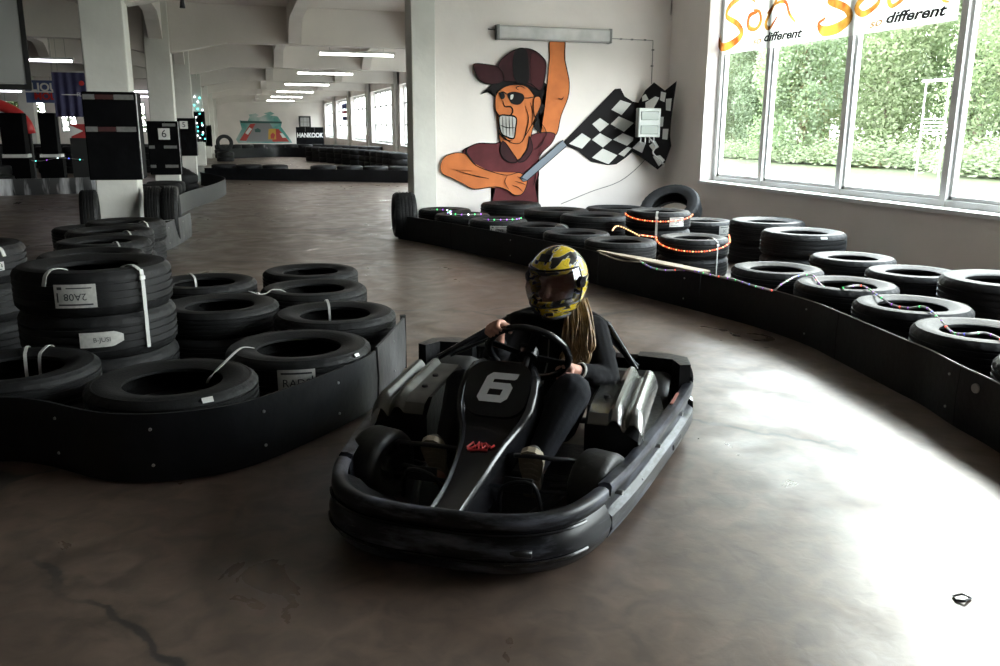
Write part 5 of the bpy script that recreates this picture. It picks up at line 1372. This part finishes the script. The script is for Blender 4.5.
# ================================================================= THE DRIVER
jac = mat('black_jacket', (.009, .009, .0105), .9, bump=(40, .15), var=(6, .15), spec=.2); jean = mat('black_trousers', (.015, .016, .020), .85, bump=(60, .15), var=(5, .25), spec=.2)
skinm = mat('skin', (.52, .27, .20), .5, var=(20, .08)); hairM = mat('blond_hair', (.20, .125, .055), .55, var=(30, .6)); shoeM = mat('tan_shoe_sole', (.30, .25, .18), .7, bump=(70, .4)); shoeU = mat('dark_shoe_upper', (.05, .045, .04), .8, bump=(60, .3))
HIP = Vector((-.50, .05, .17)); CH = Vector((-.56, .10, .41)); NK = Vector((-.53, .12, .60)); HD = Vector((-.475, .135, .745))
SL, SR_ = Vector((-.54, .265, .545)), Vector((-.50, -.035, .555))
EL, ER = Vector((-.42, .345, .375)), Vector((-.36, -.10, .44))
# hands sit on the rim
def rim_at(px, py):
    p = None; best = 1e9
    for k in range(120):
        a = 2 * PI * k / 120; q = wpnt(a, WR); w_ = kw(*q)
        v = Vector((w_.x, w_.y, w_.z - H)); cx, cy, cz = v.dot(R3.col[0]) if False else v.x * _X.x, 0, 0
        c0 = v.x * R3[0][0] + v.y * R3[1][0] + v.z * R3[2][0]; c1 = v.x * R3[0][1] + v.y * R3[1][1] + v.z * R3[2][1]; c2 = v.x * R3[0][2] + v.y * R3[1][2] + v.z * R3[2][2]
        sx, sy_ = 500 + FPX * c0 / -c2, 333 - FPX * c1 / -c2
        d = (sx - px) ** 2 + (sy_ - py) ** 2
        if d < best: best, p = d, a
    return p
aL, aR = rim_at(566, 380), rim_at(503, 340)
GL_, GR_ = wpnt(aL, WR), wpnt(aR, WR)
def hand(mb, g, a, elbow, side):
    """fist round the rim at angle a: palm on the driver's side, fingers over the outer edge and back under"""
    out = (wpnt(a, WR + .05) - wpnt(a, WR)).normalized(); tan = (wpnt(a + .1, WR) - wpnt(a - .1, WR)).normalized()
    wrist = g + (elbow - g).normalized() * .085 + wn * .022
    palm = g + wn * .024 + out * .004
    capsule(mb, wrist, palm + (wrist - palm) * .25, .021, .026)
    for k in (-1, 0, 1): capsule(mb, palm + tan * .022 * k + (wrist - palm) * .25, palm + tan * .023 * k, .015, .0145)
    for k, ln_ in enumerate((.9, 1.0, .95, .8)):
        b0 = palm + tan * (.0195 * (k - 1.5)) + out * .010
        b1 = b0 + out * .020 * ln_ - wn * .008; b2 = b1 - wn * .030 * ln_ + out * .001; b3 = b2 - out * .024 * ln_ - wn * .004
        capsule(mb, b0, b1, .0098, .0092, 10); capsule(mb, b1, b2, .0092, .0085, 10); capsule(mb, b2, b3, .0083, .0072, 10)
    sgn = 1 if side > 0 else -1
    t0 = palm + (wrist - palm) * .3 - tan * .02 * sgn; t1 = palm - out * .016 - tan * .034 * sgn - wn * .004; t2 = g - out * .019 - tan * .048 * sgn - wn * .010
    capsule(mb, t0, t1, .012, .0105, 10); capsule(mb, t1, t2, .0103, .0085, 10)
    return wrist
bd = MB()
wL = hand(bd, GL_, aL, EL, 1); wR_ = hand(bd, GR_, aR, ER, -1)
capsule(bd, EL, wL, .036, .0215); capsule(bd, ER, wR_, .036, .0215)
capsule(bd, SL, EL, .044, .036); capsule(bd, SR_, ER, .044, .036)
capsule(bd, SL, SR_, .05, .05); capsule(bd, CH, NK, .10, .055); capsule(bd, HIP, CH, .115, .11); bd.sphere(CH + Vector((.02, .06, .04)), .09); bd.sphere(CH + Vector((.02, -.06, .04)), .09)
capsule(bd, NK, HD, .05, .052)
fd = Vector((.93, -.30, -.12)).normalized()      # where the face looks
fs = fd.cross(Vector((0, 0, 1))).normalized(); fu = fs.cross(fd).normalized()
bd.sphere(HD + fu * .01, .088, 3, (.98, .86, 1.12)); bd.sphere(HD + fd * .045 - fu * .055, .052, 2)
def fp(a, b, c): return HD + fd * a + fs * b + fu * c
capsule(bd, fp(.082, 0, .012), fp(.104, 0, -.024), .008, .013, 10)
for s2 in (1, -1): capsule(bd, fp(.075, s2 * .018, .034), fp(.066, s2 * .05, .032), .009, .007, 8); bd.sphere(fp(.0, s2 * .08, -.005), .018, 2, (.8, .4, 1.2)); bd.sphere(fp(.062, s2 * .04, -.03), .022)
capsule(bd, fp(.086, -.018, -.05), fp(.086, .018, -.05), .007, .007, 8); capsule(bd, fp(.085, -.012, -.06), fp(.085, .012, -.06), .0075, .0075, 8)
KL, KR = Vector((-.12, .265, .405)), Vector((-.14, -.16, .38))
AL, AR = Vector((.035, .165, .13)), Vector((.03, -.18, .13))
for hs, kn, an in ((1, KL, AL), (-1, KR, AR)):
    hp = HIP + Vector((.03, hs * .08, -.01)); capsule(bd, hp, kn, .078, .052); capsule(bd, kn, an, .05, .032); bd.sphere(kn.lerp(an, .3) - Vector((.02, 0, 0)), .047)
    capsule(bd, an, an + Vector((.06, 0, -.02)), .03, .028)
person = remesh(bd, 'person', .0042, skinm, None, 2)
person.parent = None; person.location = (KO[0], KO[1], 0); person.rotation_euler = (0, 0, KA)
tag(person, 'driver in yellow and black helmet, black jacket and dark trousers steering the go-kart', 'person')
# clothes
jb = MB()
capsule(jb, SL, EL, .066, .058); capsule(jb, EL, EL.lerp(wL, .80), .058, .036); capsule(jb, SR_, ER, .064, .056); capsule(jb, ER, ER.lerp(wR_, .62), .056, .036)
capsule(jb, SL + Vector((0, -.01, .0)), SR_ + Vector((0, .01, 0)), .062, .062); capsule(jb, CH, NK - Vector((0, 0, .04)), .125, .075); capsule(jb, HIP + Vector((0, 0, -.01)), CH, .135, .132)
jb.sphere(CH + Vector((.03, .07, .05)), .098); jb.sphere(CH + Vector((.03, -.07, .05)), .098); jb.sphere(CH + Vector((-.01, 0, -.10)), .135, 2, (1, 1.1, .8))
rj = random.Random(4)
for (a, b, r_) in ((SL, EL, .065), (EL, EL.lerp(wL, .8), .053), (SR_, ER, .062), (ER, ER.lerp(wR_, .6), .050)):     # cloth folds
    ax = (b - a).normalized()
    for k in range(5):
        c = a.lerp(b, (k + .6) / 5.4); o_ = ax.orthogonal().normalized(); o_.rotate(Matrix.Rotation(rj.uniform(0, 6.28), 3, ax)); jb.sphere(c + o_ * .012, r_ * .93, 2, (1, 1, .55))
jk = remesh(jb, 'jacket', .006, jac, person, 2)
cl = MB(); cn = [NK + Vector((.062 * cos(2 * PI * k / 20), .062 * sin(2 * PI * k / 20), -.005 + .012 * cos(2 * PI * k / 20))) for k in range(20)]; cl.tube(cn, .022, n=8, closed=True); cl.build('collar', jac, jk, smooth=3.2)
# zip and drawstring
MB().tube([(-.395, .115, .53), (-.40, .11, .44), (-.40, .09, .34)], .004, n=6).build('zip', M['tape'], jk)
tb = MB()
for hs, kn, an in ((1, KL, AL), (-1, KR, AR)):
    hp = HIP + Vector((.03, hs * .08, -.01)); capsule(tb, hp, kn, .098, .074); capsule(tb, kn, an + Vector((0, 0, .03)), .072, .043); tb.sphere(kn.lerp(an, .3) - Vector((.022, 0, 0)), .062)
    for k in range(3): tb.sphere(kn.lerp(hp, .12 + .1 * k), .062 + .004 * k, 2, (1, 1, .9))
capsule(tb, HIP + Vector((0, -.05, 0)), HIP + Vector((0, .05, 0)), .115, .115)
remesh(tb, 'trousers', .006, jean, person, 2)
# shoes: soles face forward and up, heels on the tray
def shoe(an, yaw, nm):
    d = Vector((.42, yaw, .91)).normalized()       # heel to toe
    n_ = Vector((.91, -yaw * .3, -.42)).normalized()      # out of the sole
    s_ = d.cross(n_).normalized(); heel = an + Vector((.030, 0, -.055))
    out = [(-.02, .0), (-.012, .026), (.03, .034), (.09, .031), (.14, .041), (.19, .045), (.225, .036), (.243, .014)]
    P = [(a, b) for a, b in out] + [(a, -b) for a, b in out[::-1][0:]]
    mb = MB(); A = [mb.bm.verts.new(heel + d * a * .92 + s_ * b + n_ * .014) for a, b in P]; B = [mb.bm.verts.new(heel + d * a * .92 + s_ * b - n_ * .010) for a, b in P]
    mb._f(A); mb._f(B[::-1])
    for i in range(len(A)): mb._f([A[i], A[(i + 1) % len(A)], B[(i + 1) % len(A)], B[i]])
    up = MB(); capsule(up, heel + d * .02 - n_ * .03, heel + d * .12 - n_ * .032, .034, .034); capsule(up, heel + d * .12 - n_ * .03, heel + d * .185 - n_ * .018, .036, .030); capsule(up, heel + d * .02 - n_ * .03, an + Vector((-.01, 0, .02)), .034, .038)
    u = remesh(up, 'shoe', .006, shoeU, person, 2); mb.build('sole', shoeM, u, smooth=.5)
    tr = MB()
    for k in range(7): c = heel + d * (.02 + .028 * k) + n_ * .015; tr.tube([c - s_ * .026, c + d * .008, c + s_ * .026], .003, n=5)
    tr.build('sole_tread', shoeM, u)
shoe(AL, .10, 'l'); shoe(AR, -.02, 'r')
# ---- hair: long strands falling from under the helmet over the left shoulder
hb = MB(); rh = random.Random(8)
for k in range(150):
    u = rh.random(); v = rh.random(); w1, w2 = rh.uniform(-.014, .014), rh.uniform(-.016, .016)
    a = Vector((-.575 + .06 * v, .16 + .07 * u, .655 + .02 * rh.random())); b = Vector((-.485 + .06 * v, .17 + .10 * u, .60 + rh.uniform(-.015, .015)))
    c = Vector((-.425 + .04 * v + w1, .175 + .115 * u + w2, .52)); c2 = Vector((-.405 + .03 * v - w1, .175 + .10 * u - w2, .465)); e = Vector((-.385 + .03 * v + w2, .17 + .085 * u + w1, .415 + rh.uniform(-.04, .05)))
    P = smooth_path([a, b, c, c2, e], 5); n = len(P)
    hb.tube(P, [.0050 * (1 - .85 * (i / (n - 1)) ** 2) for i in range(n)], n=5)
hb.build('hair', hairM, person, smooth=3.2)
# wrist strap on the left arm
wp_ = EL.lerp(wL, .88); ax = (wL - EL).normalized(); o1 = ax.orthogonal().normalized(); o2 = ax.cross(o1)
MB().tube([wp_ + o1 * .031 * cos(2 * PI * k / 20) + o2 * .031 * sin(2 * PI * k / 20) for k in range(20)], .005, n=6, closed=True).build('bracelet', M['white'], person, smooth=3.2)
# ---- full face helmet
def helmet_mat():
    m = bpy.data.materials.new('helmet_paint'); m.use_nodes = True; N = m.node_tree.nodes; L = m.node_tree.links; b = N['Principled BSDF']
    tc = N.new('ShaderNodeTexCoord'); mp = N.new('ShaderNodeMapping'); mp.inputs['Scale'].default_value = (6, 15, 22); mp.inputs['Rotation'].default_value = (.5, .75, .2); L.new(tc.outputs['Object'], mp.inputs['Vector'])
    n = N.new('ShaderNodeTexNoise'); n.inputs['Scale'].default_value = 1.0; n.inputs['Detail'].default_value = 3.5; n.inputs['Distortion'].default_value = 1.1; L.new(mp.outputs[0], n.inputs['Vector'])
    r = N.new('ShaderNodeValToRGB'); L.new(n.outputs['Fac'], r.inputs['Fac']); e = r.color_ramp; e.interpolation = 'CONSTANT'
    e.elements[0].position = 0; e.elements[0].color = (.008, .008, .008, 1); e.elements[1].position = .45; e.elements[1].color = (.45, .45, .38, 1)
    for p, c in ((.468, (.58, .42, .02)), (.545, (.30, .22, .012)), (.56, (.58, .42, .02)), (.60, (.5, .5, .42)), (.618, (.008, .008, .008))): q = e.elements.new(p); q.color = (*c, 1)
    L.new(r.outputs['Color'], b.inputs['Base Color']); b.inputs['Roughness'].default_value = .25; b.inputs['Coat Weight'].default_value = .6; b.inputs['Coat Roughness'].default_value = .05; return m
hm = empty('helmet', (0, 0, 0)); hm.parent = person; hm.rotation_euler = (0, 0, 0)
HM = Matrix(((fd.x, -fs.x, fu.x, HD.x), (fd.y, -fs.y, fu.y, HD.y), (fd.z, -fs.z, fu.z, HD.z), (0, 0, 0, 1)))   # local x face, y left, z up
hm.matrix_local = HM @ Matrix.Translation((0, 0, .004)) @ Matrix.Scale(1.045, 4)
def hsurf(az, el, grow=0.0):
    """az from the face direction, el elevation; egg with a chin bar"""
    rx, ry, rz = .132, .112, .128
    x, y, z = cos(el) * cos(az), cos(el) * sin(az), sin(el)
    fr_ = max(0, cos(az)) ** 1.5
    X = rx * x * (1 + .10 * fr_ * max(0, -sin(el * 1.6)) + .02 * fr_); Y = ry * y; Z = rz * z * (1 + (.14 if z < 0 else .04))
    if z < 0: X += .018 * fr_; Y *= 1 - .10 * (-z) ; 
    if cos(az) < 0 and z < -.3: X *= .86
    v = Vector((X + .008, Y, Z + .012)); return v * (1 + grow)
els = [math.radians(e) for e in (90, 80, 70, 60, 50, 42, 34, 28, 22, 15, 8, 0, -8, -16, -22, -30, -38, -46, -54, -60)]
nA = 64; rows = [[hsurf(2 * PI * k / nA, e) for k in range(nA)] for e in els]
sh = MB(); V = [[sh.bm.verts.new(p) for p in r_] for r_ in rows]
for i in range(len(els) - 1):
    em = (els[i] + els[i + 1]) / 2
    for k in range(nA):
        am = 2 * PI * (k + .5) / nA; am = am if am < PI else am - 2 * PI
        if math.radians(-24) < em < math.radians(25) and abs(am) < math.radians(72): continue        # eye opening
        sh._f([V[i][k], V[i][(k + 1) % nA], V[i + 1][(k + 1) % nA], V[i + 1][k]])
bmesh.ops.recalc_face_normals(sh.bm, faces=sh.bm.faces[:])
shell = sh.build('shell', helmet_mat(), hm, smooth=3.2, fix=False)
md = shell.modifiers.new('thick', 'SOLIDIFY'); md.thickness = .016; md.offset = -1 if shell.data.polygons[0].normal.z > 0 else 1
# visor: smoked shell in front of the eye opening
vm = bpy.data.materials.new('smoked_visor'); vm.use_nodes = True; N = vm.node_tree.nodes; L = vm.node_tree.links; N.remove(N['Principled BSDF'])
t = N.new('ShaderNodeBsdfTransparent'); t.inputs['Color'].default_value = (.50, .48, .47, 1); g = N.new('ShaderNodeBsdfGlossy'); g.inputs['Roughness'].default_value = .06; g.inputs['Color'].default_value = (.9, .9, .95, 1); mx = N.new('ShaderNodeMixShader'); mx.inputs[0].default_value = .07
L.new(t.outputs[0], mx.inputs[1]); L.new(g.outputs[0], mx.inputs[2]); L.new(mx.outputs[0], N['Material Output'].inputs['Surface'])
vr = []
for q in range(13):
    e = math.radians(29 - 56 * q / 12); vr.append([hsurf(math.radians(-82 + 164 * k / 36) , e, .035) for k in range(37)])
mb = MB(); mb.grid(vr); vis = mb.build('visor', vm, hm, smooth=3.2, fix=False)
ed = MB(); loop = vr[0] + [r_[-1] for r_ in vr[1:-1]] + vr[-1][::-1] + [r_[0] for r_ in vr[1:-1]][::-1]; ed.tube(loop, .0035, n=6, closed=True); ed.build('visor_edge', M['kart'], vis, smooth=3.2)
for s2 in (1, -1):
    p = hsurf(s2 * math.radians(80), math.radians(4), .04); d_ = Vector((p.x * .2, p.y, 0)).normalized(); MB().cyl(p - d_ * .008, p + d_ * .008, .024, .020, n=20).build('visor_pivot', M['kart'], hm, smooth=.6)
tr = MB(); tr.tube([hsurf(2 * PI * k / 48, math.radians(-60)) for k in range(48)], .009, n=8, closed=True); tr.build('neck_trim', M['dark'], hm, smooth=3.2)
for s2 in (1, -1):
    vt = MB(); vt.box(hsurf(s2 * .35, math.radians(-42), .02), (.008, .03, .012), rz=s2 * .35, ry=.3, bev=.002); vt.build('vent', M['dark'], hm)
MB().box(hsurf(0, math.radians(52), .015), (.035, .05, .008), ry=.65, bev=.003).build('vent', M['dark'], hm)
# ================================================================= RENDER LOOK
S.view_settings.view_transform = 'Standard'; S.view_settings.look = 'None'
S.view_settings.gamma = 1.0; S.view_settings.use_curve_mapping = False
S.view_settings.exposure = 0.0
S.cycles.use_denoising = True
S.cycles.max_bounces = 10; S.cycles.diffuse_bounces = 5; S.cycles.transparent_max_bounces = 16
S.cycles.sample_clamp_indirect = 8
